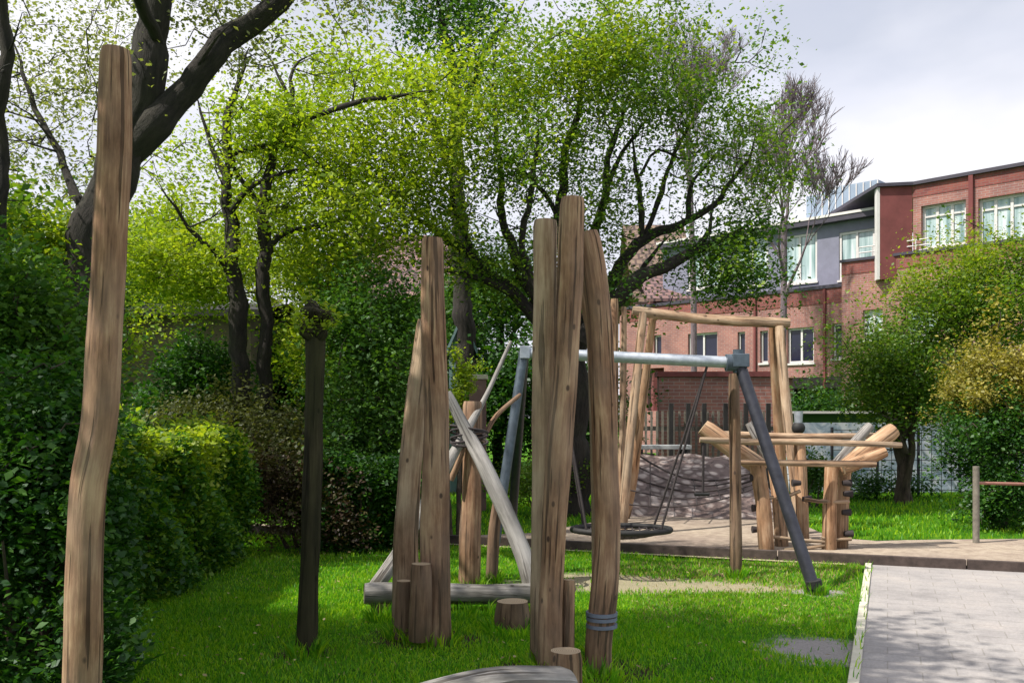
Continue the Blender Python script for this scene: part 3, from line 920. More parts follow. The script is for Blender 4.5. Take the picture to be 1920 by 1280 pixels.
mb = MB(); log_mesh(mb, [(935, 930, 20, 8.9), (926, 1000, 22, 8.9), (922, 1088, 24, 8.9)], 8.9, 29)
build(mb, 'short_post', ['log_dark', 'end_dark'], cx_)
mb = MB(); log_mesh(mb, [(903, 830, 10, 8.5), (930, 780, 9, 8.8), (975, 740, 8, 9.2)], 8.7, 30)
build(mb, 'cross_bar', ['log_dark', 'end_dark'], cx_)
mb = MB(); log_mesh(mb, [(845, 900, 12, 8.5), (862, 860, 11, 8.5), (880, 800, 11, 8.5)], 8.7, 31)
build(mb, 'brace', ['log_tan', 'end'], cx_)
mb = MB()
c0 = P(880, 816, 8.35)
for kk in range(5):
    th = kk * 1.1
    mb.tube([c0 + Vector((math.cos(a) * .17, -.02 + math.sin(a) * .17, .035 * math.sin(a + th) + .03 * kk - .06)) for a in np.linspace(0, 2 * PI, 18)], 0.011, 6, cap=False)
build(mb, 'rope_lashing', ['rope'], cx_)

# nest swing -------------------------------------------------------
sw = thing('nest_swing', 'swing with a pale steel crossbar and a round black nest seat', 'swing', tuple(G(1200, 1090)))
YB0, YB1 = 9.35, 8.9
barL, barR = P(984, 661, YB0), P(1384, 680, YB1)
mb = MB(); mb.tube([barL, barR], 0.058, 20)
build(mb, 'crossbar', ['galv'], sw)
mb = MB()
mb.tube([barR + Vector((-.12, 0, 0)), barR + Vector((.06, 0, 0))], 0.085, 20)
mb.tube([barR + Vector((0.0, 0, -.10)), barR + Vector((0, 0, .13))], 0.05, 16)
mb.box(barR + Vector((0.01, 0, 0.02)), (0.16, 0.19, 0.13))
build(mb, 'corner_bracket', ['blue_steel'], sw, bevel=0.008)
mb = MB(); mb.box(barL + Vector((0, 0, 0)), (0.10, 0.16, 0.13)); build(mb, 'corner_bracket', ['galv'], sw, bevel=0.008)
def leg(p0, p1, r0, m):
    mb = MB(); mb.tube([p0, (p0 + p1) / 2, p1], [r0, r0, r0], 18); return build(mb, 'leg', [m, 'end'], sw)
mb = MB(); log_mesh(mb, [(1376, 700, 20, 9.12), (1378, 850, 22, 9.13), (1380, 1082, 23, 9.14)], 9.1, 33); build(mb, 'leg', ['log_dark', 'end'], sw)
leg(barR + Vector((0.01, 0, 0)), G(1531, 1112) + Vector((0, 0, -.03)), 0.058, 'leg_steel')
leg(barL + Vector((-.01, 0, 0)), G(918, 1080) + Vector((0, 0, -.03)), 0.05, 'blue_steel')
leg(barL + Vector((-.01, .02, 0)), G(958, 1012) + Vector((0, 0, -.03)), 0.055, 'leg_steel')
mb = MB(); gg = G(1531, 1112); mb.tube([gg + Vector((-.03, 0, .12)), gg + Vector((0, 0, -.03))], 0.072, 16); build(mb, 'foot_sleeve', ['black'], sw)
sc_ = P(1165, 992, 9.1)
mb = MB()
nseg, R0 = 40, 0.49
mb.tube([sc_ + Vector((math.cos(a) * R0, math.sin(a) * R0 * .66, 0)) for a in np.linspace(0, 2 * PI, nseg + 1)], 0.03, 10, cap=False)
seat = build(mb, 'seat', ['black'], sw)
mb = MB()
for i in range(-6, 7):
    o_ = i * 0.072; h_ = math.sqrt(max(0, R0 ** 2 - o_ ** 2))
    for ax in (0, 1):
        pts = []
        for t_ in np.linspace(-1, 1, 9):
            dz = -0.09 * (1 - (t_ * h_ / R0) ** 2 - (o_ / R0) ** 2)
            pts.append(sc_ + (Vector((t_ * h_, o_ * .66, dz)) if ax == 0 else Vector((o_, t_ * h_ * .66, dz))))
        mb.tube(pts, 0.008, 5, cap=False)
build(mb, 'net', ['rope'], seat)
for sx, hang in ((-1, barL.lerp(barR, .16)), (1, barL.lerp(barR, .86))):
    for sy in (-1, 1):
        mb = MB()
        e = sc_ + Vector((sx * R0 * .75, sy * R0 * .43, 0.03))
        h0 = hang + Vector((0, 0, -.05))
        mb.tube([h0, h0.lerp(e, .5) + Vector((0, 0, -.01)), e], 0.012, 6)
        build(mb, 'hanging_rope', ['rope'], sw)
# robinia frame behind ----------------------------------------------
fr = thing('log_swing_frame', 'high pale log portal with slanting legs standing behind the nest swing', 'climbing frame', (3.2, 13, 0))
def frp(name, pl, Y0, seed, m='log_tan'):
    mb = MB(); log_mesh(mb, pl, Y0, seed, segs=16, step=0.14); return build(mb, name, [m, 'end'], fr)
frp('top_beam', [(1186, 582, 18, 12.8), (1320, 598, 20, 12.75), (1480, 606, 20, 12.7)], 12.8, 40)
frp('leg', [(1206, 588, 15, 12.6), (1190, 740, 17, 12.3), (1176, 880, 18, 12.1), (1166, 1004, 19, 12.0)], 12.5, 41)
frp('leg', [(1224, 596, 14, 13.0), (1204, 760, 16, 13.4), (1186, 900, 17, 13.7), (1172, 972, 18, 13.9)], 12.5, 42, 'log_orange')
frp('leg', [(1462, 612, 17, 12.6), (1474, 760, 18, 12.4), (1490, 900, 19, 12.2), (1502, 1004, 20, 12.1)], 12.5, 43)
frp('leg', [(1450, 612, 18, 12.9), (1456, 740, 19, 13.2), (1466, 880, 19, 13.5), (1476, 975, 20, 13.8)], 12.5, 44, 'log_orange')
frp('upright', [(1152, 560, 14, 13.3), (1152, 760, 15, 13.3), (1150, 990, 16, 13.2)], 12.5, 45, 'log')
frp('upright', [(1170, 575, 10, 13.6), (1168, 760, 12, 13.6), (1162, 984, 13, 13.5)], 12.5, 46)
# climbing net on the mound
mb = MB()
def netY(px): return 13.4
rows = []
A0, A1 = P(1180, 842, 14.6), P(1428, 880, 13.6)
A2, A3 = P(1175, 945, 13.2), P(1440, 905, 13.1)
for i in range(5):
    u = i / 4
    l = A0.lerp(A2, u); r = A1.lerp(A3, u)
    pts = [l.lerp(r, t) + Vector((0, 0, -0.32 * (1 - u * .5) * math.sin(PI * t) ** 1.0)) for t in np.linspace(0, 1, 13)]
    pts = [Vector((p.x, p.y, max(p.z, 0.10))) for p in pts]
    rows.append(pts)
    mb.tube(pts, 0.016 if i in (0, 2) else 0.011, 6)
for t in range(0, 13, 2):
    mb.tube([rows[i][t] for i in range(5)], 0.010, 5)
tag(build(mb, 'climbing_net', ['rope'], origin=(3, 13.5, 0)), 'dark sagging rope net stretched before the cobbled mound', 'net')
# rope ladder (chain) of the net
# raised log climber -------------------------------------------------
cl = thing('log_climber', 'orange log climber with two splayed log crowns on knobbly posts', 'climbing frame', tuple(G(1500, 1036)))
def clp(name, pl, Y0, seed, m='log_orange'):
    mb = MB(); log_mesh(mb, pl, Y0, seed, segs=16, step=0.1, wob=0.05); return build(mb, name, [m, 'end'], cl)
posts = []
posts.append(clp('post', [(1418, 868, 30, 10.75), (1430, 940, 28, 10.7), (1438, 1038, 30, 10.65)], 10.7, 50))
posts.append(clp('post', [(1452, 868, 26, 11.2), (1460, 940, 24, 11.1), (1466, 1032, 26, 10.95)], 10.7, 51))
posts.append(clp('post', [(1498, 815, 22, 11.5), (1503, 920, 22, 11.4), (1506, 1018, 24, 11.35)], 11.3, 52))
posts.append(clp('post', [(1560, 868, 26, 10.75), (1556, 950, 26, 10.72), (1555, 1038, 28, 10.7)], 10.7, 53))
posts.append(clp('post', [(1586, 866, 22, 10.9), (1580, 950, 22, 10.85), (1577, 1034, 25, 10.8)], 10.7, 54))
clp('rail', [(1312, 824, 11, 10.5), (1400, 828, 12, 10.5), (1500, 828, 12, 10.5), (1690, 834, 11, 10.5)], 10.5, 55, 'log_tan')
clp('rail', [(1380, 866, 12, 10.55), (1500, 868, 12, 10.55), (1642, 870, 13, 10.55)], 10.55, 56, 'log_tan')
clp('rail', [(1330, 812, 11, 11.4), (1500, 818, 12, 11.4), (1670, 816, 11, 11.4)], 11.4, 57, 'log_tan')
clp('crown_log', [(1318, 800, 34, 10.9), (1370, 838, 36, 10.85), (1432, 880, 34, 10.8)], 10.9, 58)
clp('crown_log', [(1404, 792, 16, 11.3), (1430, 836, 18, 11.25), (1456, 878, 20, 11.2)], 11.2, 59, 'log_grey')
clp('crown_log', [(1676, 806, 31, 10.9), (1630, 840, 32, 10.85), (1572, 884, 30, 10.8)], 10.9, 60)
clp('crown_log', [(1632, 797, 18, 11.3), (1596, 838, 19, 11.25), (1562, 878, 20, 11.2)], 11.2, 61, 'log_grey')
clp('crown_log', [(1660, 846, 22, 10.7), (1620, 862, 24, 10.7), (1580, 878, 24, 10.7)], 10.7, 62)
for i, (px, py, s_) in enumerate([(1415, 952, -1), (1415, 992, -1), (1412, 895, -1), (1591, 905, 1), (1593, 925, 1), (1590, 960, 1), (1594, 1000, 1), (1548, 1000, -1), (1516, 935, 1), (1490, 905, -1)]):
    mb = MB(); c0 = P(px, py, 10.72)
    mb.tube([c0 - Vector((.07 * s_, 0, 0)), c0 + Vector((.03 * s_, 0, 0))], [0.03, 0.045], 10)
    build(mb, 'climbing_knob', ['rope'], cl)
for i, (pa_, pb_) in enumerate([((1436, 1004), (1560, 1016)), ((1470, 1050 - 20), (1556, 1020)), ((1508, 935), (1560, 940)), ((1540, 938), (1592, 940)), ((1540, 1008), (1596, 1010)), ((1455, 935), (1500, 920)), ((1418, 932), (1450, 932))]):
    mb = MB(); mb.tube([P(*pa_, 10.68), P((pa_[0] + pb_[0]) / 2, (pa_[1] + pb_[1]) / 2 + 2, 10.66), P(*pb_, 10.68)], 0.022, 8)
    build(mb, 'rung', ['log_tan'], cl)
# trapeze hung from the climber rail
tz = thing('trapeze', 'small dark trapeze hanging from the left end of the log climber', 'trapeze', tuple(P(1317, 925, 10.5)))
mb = MB(); mb.tube([P(1319, 828, 10.5), P(1318, 925, 10.5)], 0.015, 8); build(mb, 'rope', ['rope'], tz)
mb = MB(); mb.tube([P(1302, 926, 10.5), P(1330, 926, 10.5)], 0.022, 10); build(mb, 'handle_bar', ['black'], tz)
# dark ball topped pole
bp_ = thing('ball_topped_pole', 'slim dark pole topped with a black ball beside the log climber', 'pole', tuple(G(1497, 1010)))
mb = MB(); mb.tube([P(1496, 810, 11.9), G(1497, 1010)], 0.026, 10); build(mb, 'pole', ['black'], bp_)
mb = MB()
c0 = P(1497, 802, 11.9)
mb.tube([c0 + Vector((0, 0, z)) for z in np.linspace(-.085, .085, 9)], [max(.01, math.sqrt(max(0, .0075 - z * z))) for z in np.linspace(-.085, .085, 9)], 14)
build(mb, 'ball', ['black'], bp_)
mb = MB(); mb.tube([c0 + Vector((0, 0, .06)), c0 + Vector((0, 0, .22))], [.05, .06], 12); build(mb, 'cap', ['galv'], bp_)
# post with rail at right
pr = thing('post_with_rail', 'grey post with a thin reddish rail before the dark bush', 'post', tuple(G(1830, 1022)))
mb = MB(); g = G(1830, 1022); mb.tube([g - Vector((0, 0, .05)), g + Vector((0, 0, .98))], 0.04, 12, wob=.05); build(mb, 'post', ['post_grey'], pr)
mb = MB(); mb.tube([P(1832, 905, 11.3), P(1960, 908, 11.6)], 0.02, 8); build(mb, 'rail', ['rail_red'], pr)

# slim pollarded tree on the lawn ------------------------------------
pt = thing('pollarded_tree', 'slim dark trunk with a knobbly cut head and short leafy shoots, alone on the lawn', 'tree', tuple(G(574, 1216)))
mb = MB()
Yp = 6.24
pts, rad = log_pts([(592, 585, 30), (592, 640, 36), (590, 700, 34), (588, 800, 33), (584, 950, 34), (580, 1080, 36), (574, 1226, 42)], Yp)
mb.tube(pts, rad, 18, wob=0.10, ringstep=0.07)
for i in range(12):
    a = rnd.uniform(0, 6.28); z = rnd.uniform(585, 645)
    c0 = P(592, z, Yp); d = Vector((math.cos(a), math.sin(a), rnd.uniform(.1, .8)))
    r_ = rnd.uniform(.035, .055)
    mb.tube([c0, c0 + d * .06, c0 + d * .09, c0 + d * .12], [r_, r_ * 1.1, r_ * .8, r_ * .35], 8, wob=.15)
build(mb, 'trunk', ['log_mossy'], pt)
sh_mb = MB(); sc2 = []
for i in range(16):
    a = rnd.uniform(0, 6.28); c0 = P(592, rnd.uniform(578, 640), Yp)
    d = Vector((math.cos(a) * .8, math.sin(a) * .8, rnd.uniform(.2, 1.1))).normalized(); l_ = rnd.uniform(.10, .26)
    e = c0 + d * l_
    sh_mb.tube([c0, c0.lerp(e, .5), e], [.006, .005, .002], 4, cap=False)
    sc2 += [np.array(c0.lerp(e, t_)) for t_ in (.6, .8, 1.0)]
build(sh_mb, 'shoots', ['bark_brown'], pt)
leaf_object([leaves_arrays(sc2, 12, 0.035, 0.034)], 'foliage', 'lf_yellow', pt)

# ================================================================== BUILDING (red brick)
Bp = Vector((14.15, 32.0, 0))
u_ = Vector((1, -1, 0)).normalized(); nrm_ = Vector((-1, -1, 0)).normalized()
def Wd(u, off, z): return Bp + u_ * u + nrm_ * off + Vector((0, 0, z))
def fac(px, py=None, off=0.0):
    r = (px - HX) / FPX
    o = Bp + nrm_ * off
    s = (r * o.y - o.x) / (u_.x - r * u_.y)
    Y = o.y + u_.y * s
    z = EYE + (HY - (py if py is not None else HY)) / FPX * Y
    return s, z
bd = thing('brick_building', 'pinkish red brick building with stepped terraces and wide upper windows', 'building', tuple(Bp))
def fbox(mb, u0, u1, z0, z1, o0, o1, mi=0):
    """box in facade coordinates with brick coordinates (u, z)"""
    c = [(u0, o0, z0), (u1, o0, z0), (u1, o1, z0), (u0, o1, z0), (u0, o0, z1), (u1, o0, z1), (u1, o1, z1), (u0, o1, z1)]
    V = [Wd(*q) for q in c]
    for f in [(0,3,2,1),(4,5,6,7),(0,1,5,4),(1,2,6,5),(2,3,7,6),(3,0,4,7)]:
        lc = []
        for k in f:
            a, o, z = c[k]
            if f in [(1,2,6,5),(3,0,4,7)]: lc.append((o, z, 0))
            elif f in [(0,3,2,1),(4,5,6,7)]: lc.append((a, o, 0))
            else: lc.append((a, z, 0))
        mb.add([V[k] for k in f], [(0, 1, 2, 3)], mi, lc)
def fwall(mb, u0, u1, z0, z1, o, thick, holes, mi=0):
    """wall slab with real openings: a grid of boxes left out where holes are"""
    us = sorted({u0, u1} | {h[0] for h in holes} | {h[1] for h in holes}); zs = sorted({z0, z1} | {h[2] for h in holes} | {h[3] for h in holes})
    us = [a for a in us if u0 <= a <= u1]; zs = [a for a in zs if z0 <= a <= z1]
    for i in range(len(us) - 1):
        for j in range(len(zs) - 1):
            cu, cz = (us[i] + us[i + 1]) / 2, (zs[j] + zs[j + 1]) / 2
            if any(h[0] < cu < h[1] and h[2] < cz < h[3] for h in holes): continue
            fbox(mb, us[i], us[i + 1], zs[j], zs[j + 1], o - thick, o, mi)
def window(h, o, depth=0.15, glass='glass', nv=2, frame='white_frame', transom=None, fw=0.09):
    u0, u1, z0, z1 = h
    mb = MB()
    o1 = o - depth
    fbox(mb, u0, u1, z0, z0 + fw, o1 - .05, o1 + .04); fbox(mb, u0, u1, z1 - fw, z1, o1 - .05, o1 + .04)
    for k in range(nv + 1):
        c = u0 + (u1 - u0) * k / nv
        a = min(max(c - fw / 2, u0), u1 - fw)
        fbox(mb, a, a + fw, z0 + fw, z1 - fw, o1 - .048, o1 + .037)
    if transom:
        zt = z0 + (z1 - z0) * transom
        for k in range(nv):
            fbox(mb, u0 + (u1 - u0) * k / nv + fw / 2 + .01, u0 + (u1 - u0) * (k + 1) / nv - fw / 2 - .01, zt - .03, zt + .03, o1 - .045, o1 + .034)
    fbox(mb, u0 - .05, u1 + .05, z0 - .08, z0 - .005, o1 - .05, o + .06)
    wn = build(mb, 'window', [frame], bd)
    mb = MB(); fbox(mb, u0 + .02, u1 - .02, z0 + .02, z1 - .02, o1 - .03, o1 - .015)
    build(mb, 'pane', [glass], wn)
    return wn
uB, zt = fac(1712, 342)
uC, _ = fac(1585); uD, _ = fac(1170); uR = uB + 12
zTer = 7.36; zPar = 6.55; zRoof = zt
# main lower wall, left section
def hole(px0, px1, py0, py1, off=0.0):
    a, z1 = fac(px0, py0, off); b, z0 = fac(px1, py1, off)
    _, z1b = fac((px0 + px1) / 2, py0, off); _, z0b = fac((px0 + px1) / 2, py1, off)
    return (a, b, z0b, z1b)
H1 = [hole(1476, 1526, 614, 680), hole(1561, 1580, 606, 672), hole(1290, 1345, 624, 676), hole(1226, 1240, 628, 672), hole(1383, 1397, 622, 676), hole(1425, 1440, 620, 680)]
holesA = H1 + [hole(1478, 1608, 706, 790), hole(1200, 1245, 690, 770)]
mb = MB()
fwall(mb, uD, uC, -.1, 5.85, 0.0, 0.35, holesA)
build(mb, 'brick_wall', ['brick'], bd)
mb = MB(); fbox(mb, uD, uC - .002, 5.852, 6.42, -.33, 0.02); build(mb, 'parapet', ['brick_dark'], bd)
mb = MB(); fbox(mb, uD, uC - .002, 6.422, 6.55, -.36, .07); build(mb, 'coping', ['dark_frame'], bd)
for h in H1[:1] + H1[2:3]: window(h, 0, glass='glass_dark', nv=2, fw=0.08)
for h in H1[1:2] + H1[3:]: window(h, 0, glass='glass_dark', nv=1, fw=0.07)
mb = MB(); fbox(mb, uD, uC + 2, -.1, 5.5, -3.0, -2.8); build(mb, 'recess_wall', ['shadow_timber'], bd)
mb = MB()
for px in (1545, 1415):
    mb = MB(); a, _ = fac(px); fbox(mb, a, a + .09, 2.6, 6.4, .025, .10); build(mb, 'downpipe', ['recess'], bd)
# terrace block (higher wall), slightly proud
uT1 = uB + 12
H2 = [hole(1618, 1655, 580, 636, .3), hole(1700, 1760, 570, 640, .3)]
mb = MB(); fwall(mb, uC, uT1, -.1, zTer - .55, .3, .4, H2); build(mb, 'brick_wall', ['brick'], bd)
mb = MB(); fbox(mb, uC - .002, uT1, zTer - .548, zTer - .1, -.08, .32); build(mb, 'parapet', ['brick_dark'], bd)
mb = MB(); fbox(mb, uC - .04, uT1, zTer - .098, zTer, -.10, .38); build(mb, 'coping', ['dark_frame'], bd)
for h in H2: window(h, .3, glass='glass', nv=2)
# upper right storey
H3 = [hole(1727, 1811, 380, 462), hole(1834, 1926, 366, 452), hole(1950, 2040, 350, 440)]
mb = MB(); fwall(mb, uB, uR, zTer - .9, zRoof - .55, 0, .35, H3); build(mb, 'brick_wall', ['brick'], bd)
mb = MB(); fbox(mb, uB - .01, uR, zRoof - .548, zRoof - .12, -.34, .015); build(mb, 'parapet', ['brick_dark'], bd)
for h in H3: window(h, 0, glass='glass', nv=3, transom=.75, depth=.2)
a, _ = fac(1822); mb = MB(); fbox(mb, a - .07, a + .07, zTer, zRoof - .13, .016, .12); build(mb, 'downpipe', ['recess'], bd)
# return wall, nearly facing the camera, its shade put into the dark colour
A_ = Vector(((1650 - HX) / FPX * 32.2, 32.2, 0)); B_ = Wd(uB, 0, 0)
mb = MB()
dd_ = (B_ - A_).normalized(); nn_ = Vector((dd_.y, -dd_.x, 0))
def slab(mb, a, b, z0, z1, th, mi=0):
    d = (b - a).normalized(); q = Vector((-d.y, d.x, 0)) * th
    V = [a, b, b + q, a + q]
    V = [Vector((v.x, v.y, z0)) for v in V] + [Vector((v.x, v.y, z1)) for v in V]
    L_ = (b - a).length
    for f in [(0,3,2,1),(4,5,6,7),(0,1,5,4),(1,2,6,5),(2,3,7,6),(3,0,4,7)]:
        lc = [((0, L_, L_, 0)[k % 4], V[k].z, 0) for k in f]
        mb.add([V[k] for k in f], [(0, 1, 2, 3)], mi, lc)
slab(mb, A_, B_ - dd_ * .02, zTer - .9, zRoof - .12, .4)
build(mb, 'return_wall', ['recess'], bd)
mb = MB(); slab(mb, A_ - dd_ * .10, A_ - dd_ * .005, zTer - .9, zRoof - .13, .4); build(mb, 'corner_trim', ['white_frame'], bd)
# roof
mb = MB()
rp = [A_ - dd_ * .15 - Vector((0, .12, 0)), B_ - Vector((.05, .12, 0)), Wd(uR, .15, 0), Wd(uR, -9, 0), Wd(uB - 1, -9, 0), A_ + Vector((-.2, 6, 0))]
V = [Vector((p.x, p.y, zRoof - .118)) for p in rp] + [Vector((p.x, p.y, zRoof)) for p in rp]
n_ = len(rp)
mb.add(V, [list(range(n_))[::-1], list(range(n_, 2 * n_))] + [(i, (i + 1) % n_, n_ + (i + 1) % n_, n_ + i) for i in range(n_)])
build(mb, 'roof', ['dark_frame'], bd)
# recessed upper floor, left: glazed bays under a dark slab
off = -1.2
uE, zE = fac(1430, 420, off); uF, zF = fac(1646, 396, off)
_, zslab = fac(1560, 405, off)
H4 = [hole(1466, 1532, 440, 530, off), hole(1573, 1640, 432, 522, off), hole(1380, 1440, 444, 536, off), hole(1290, 1350, 450, 540, off)]
mb = MB(); fwall(mb, uE - 5, uF, 6.0, zslab - .3, off, .25, H4); build(mb, 'upper_wall', ['lilac_wall'], bd)
mb = MB(); fbox(mb, uE - 5.1, uF, zslab - .298, zslab - .1, off - 4, off + .35); build(mb, 'fascia', ['dark_frame'], bd)
mb = MB(); fbox(mb, uE - 5.1, uF, zslab - .098, zslab, off - 4, off + .38); build(mb, 'roof_slab', ['white_frame'], bd)
for h in H4: window(h, off, glass='glass', nv=2, depth=.08)
# sawtooth rooflight above
off2 = -2.6
mb = MB()
for (p0, p1, pyt) in ((1512, 1542, 366), (1542, 1646, 346)):
    a, _ = fac(p0, None, off2); b, zz = fac(p1, pyt, off2); _, zz = fac((p0 + p1) / 2, pyt, off2)
    fbox(mb, a, b - .005, zslab + .002, zz, off2 - 2, off2)
build(mb, 'rooflight', ['pale_metal'], bd)
mb = MB()
a, _ = fac(1542, None, off2); b, _ = fac(1646, None, off2)
for k in range(9):
    c = a + (b - a) * k / 8
    fbox(mb, c - .02, c + .02, zslab + .01, fac(1594, 347, off2)[1], off2 + .002, off2 + .03)
build(mb, 'rooflight_seams', ['white_frame'], bd)
# white balustrade on the terrace
mb = MB()
r0, _ = fac(1610, None, .1); r1, _ = fac(1745, None, .1)
for zz in (zTer + .22, zTer + .42):
    mb.tube([Wd(r0, .1, zz), Wd(r1, .1, zz)], .022, 6)
for k in range(6):
    c = r0 + (r1 - r0) * k / 5
    mb.tube([Wd(c, .1, zTer), Wd(c, .1, zTer + .43)], .022, 6)
build(mb, 'railing', ['white_frame'], bd)

# ================================================================== OTHER BUILDINGS
def house(name, label, x0, x1, y0, y1, hw, hr, wallm, roofm, ridge='x', wins=(), over=.3):
    t = thing(name, label, 'house', ((x0 + x1) / 2, y0, 0))
    mb = MB(); mb.box(((x0 + x1) / 2, (y0 + y1) / 2, hw / 2 - .05), (x1 - x0, y1 - y0, hw + .1)); 
    if ridge == 'y':
        xm = (x0 + x1) / 2
        mb.add([(x0, y0, hw), (x1, y0, hw), (xm, y0, hr)], [(0, 1, 2)])
    wl = build(mb, 'wall', [wallm], t)
    mb = MB()
    th = .12
    if ridge == 'x':
        ym = (y0 + y1) / 2
        for ya, s in ((y0 - over, 1), (y1 + over, -1)):
            za = hw - over * (hr - hw) / (ym - y0)
            L_ = math.hypot(ym - ya, hr - za)
            mb.add([(x0 - over, ya, za), (x1 + over, ya, za), (x1 + over, ym, hr), (x0 - over, ym, hr)], [(0, 1, 2, 3)], 0, [(0, 0, 0), (x1 - x0, 0, 0), (x1 - x0, L_, 0), (0, L_, 0)])
            mb.add([(x0 - over, ya, za + th), (x1 + over, ya, za + th), (x1 + over, ym, hr + th), (x0 - over, ym, hr + th)], [(0, 1, 2, 3)], 0, [(0, 0, 0), (x1 - x0, 0, 0), (x1 - x0, L_, 0), (0, L_, 0)])
            mb.add([(x0 - over, ya, za), (x1 + over, ya, za), (x1 + over, ya, za + th), (x0 - over, ya, za + th)], [(0, 1, 2, 3)])
    else:
        xm = (x0 + x1) / 2
        for xa in (x0 - over, x1 + over):
            za = hw - over * (hr - hw) / (xm - x0)
            L_ = math.hypot(xm - xa, hr - za)
            for dz in (0.01, th):
                mb.add([(xa, y0 - over, za + dz), (xa, y1, za + dz), (xm, y1, hr + dz), (xm, y0 - over, hr + dz)], [(0, 1, 2, 3)], 0, [(0, 0, 0), (y1 - y0, 0, 0), (y1 - y0, L_, 0), (0, L_, 0)])
            mb.add([(xa, y0 - over, za), (xm, y0 - over, hr), (xm, y0 - over, hr + th), (xa, y0 - over, za + th)], [(0, 1, 2, 3)])
    build(mb, 'roof', [roofm], t)
    for (a, b, z0, z1, gm) in wins:
        mb = MB()
        f = .07
        mb.box(((a + b) / 2, y0 - .02, z0 + f / 2), (b - a, .08, f)); mb.box(((a + b) / 2, y0 - .02, z1 - f / 2), (b - a, .08, f))
        for c in (a + f / 2, (a + b) / 2, b - f / 2): mb.box((c, y0 - .021, (z0 + z1) / 2), (f, .08, z1 - z0 - 2 * f - .002))
        wn = build(mb, 'window', ['white_frame'], t)
        mb = MB(); mb.box(((a + b) / 2, y0 - .008, (z0 + z1) / 2), (b - a - .02, .02, z1 - z0 - .02)); build(mb, 'pane', [gm], wn)
    return t
Yh = 24
xx = lambda px, Y: (px - HX) / FPX * Y
zz = lambda py, Y: EYE + (HY - py) / FPX * Y
house('tiled_house', 'house with a purplish tiled roof seen left of the dark brown post', xx(655, 24), xx(850, 24), 24, 31, zz(556, 24), zz(478, 24) + 1.1, 'plaster', 'tile', 'x',
      wins=((xx(700, 24), xx(735, 24), zz(640, 24), zz(585, 24), 'glass_dark'),))
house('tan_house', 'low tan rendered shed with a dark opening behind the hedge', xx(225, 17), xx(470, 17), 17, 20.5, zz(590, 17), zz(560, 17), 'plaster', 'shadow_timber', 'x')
house('blue_grey_gable_house', 'small blue grey boarded gable seen past the dark brown post', xx(842, 19), xx(890, 19), 19, 22, zz(655, 19), zz(600, 19), 'teal', 'teal', 'y', over=.06)
house('low_tiled_house', 'house with a steep tan tiled roof under the tree limbs', xx(1198, 44), xx(1300, 44), 44, 52, zz(560, 44), zz(440, 44) + 1.2, 'brick', 'tile_tan', 'x',
      wins=((xx(1205, 44), xx(1240, 44), zz(560, 44) - 1.6, zz(560, 44) - .4, 'glass_dark'),))
house('wine_tiled_house', 'narrow gabled house with wine red tiles behind the big spreading tree', xx(1225, 40), xx(1325, 40), 40, 47, zz(560, 40), zz(488, 40), 'recess', 'tile', 'x')
# brick gate pillar with pale cap
gpq = thing('gate_pillar', 'small dark red brick pillar with a pale cap beyond the brown post', 'pillar', (xx(896, 15.5), 15.5, 0))
mb = MB(); mb.box((xx(896, 15.5), 15.5, (zz(712, 15.5)) / 2), (.28, .28, zz(712, 15.5))); build(mb, 'shaft', ['brick_dark'], gpq)
mb = MB(); mb.box((xx(896, 15.5), 15.5, zz(707, 15.5)), (.34, .34, .08)); build(mb, 'cap', ['concrete'], gpq, bevel=.01)
# low brick garden wall and picket fence
bw = thing('brick_garden_wall', 'pink brick garden building wall behind the picket fence', 'wall', (xx(1330, 21), 21, 0))
mb = MB()
x0, x1 = xx(1236, 21), xx(1470, 21)
zT = zz(706, 21)
for f in ((x0, x1),):
    mb.add([(x0, 21, -.05), (x1, 21, -.05), (x1, 21, zT), (x0, 21, zT)], [(0, 1, 2, 3)], 0, [(x0, 0, 0), (x1, 0, 0), (x1, zT, 0), (x0, zT, 0)])
    mb.add([(x0, 21, zT), (x1, 21, zT), (x1, 21.3, zT), (x0, 21.3, zT)], [(0, 1, 2, 3)])
    mb.add([(x0, 21, -.05), (x0, 21, zT), (x0, 21.3, zT), (x0, 21.3, -.05)], [(0, 1, 2, 3)])
    mb.add([(x1, 21, -.05), (x1, 21, zT), (x1, 21.3, zT), (x1, 21.3, -.05)], [(3, 2, 1, 0)])
    mb.add([(x0, 21.3, -.05), (x0, 21.3, zT), (x1, 21.3, zT), (x1, 21.3, -.05)], [(0, 1, 2, 3)])
build(mb, 'brick_face', ['brick'], bw)
mb = MB(); mb.box(((x0 + x1) / 2, 21.15, zT + .06), (x1 - x0 + .1, .42, .116)); build(mb, 'coping', ['recess'], bw)
pf = thing('picket_fence', 'grey picket fence with dark posts behind the cobbled mound', 'fence', (xx(1310, 18.6), 18.6, 0))
mb = MB()
x = xx(1190, 18.6)
while x < xx(1452, 18.6):
    mb.box((x, 18.6, zz(775, 18.6) / 2 + .1), (.045, .03, zz(775, 18.6) - .1)); x += .115
for z in (.5, 1.35): mb.box(((xx(1190, 18.6) + xx(1452, 18.6)) / 2, 18.64, z), (xx(1452, 18.6) - xx(1190, 18.6), .04, .09))
build(mb, 'palings', ['post_grey'], pf)
for px in (1258, 1290, 1320, 1360, 1398, 1440):
    mb = MB(); mb.box((xx(px, 18.52), 18.5, zz(756, 18.5) / 2), (.085, .07, zz(756, 18.5))); build(mb, 'post', ['shadow_timber'], pf)
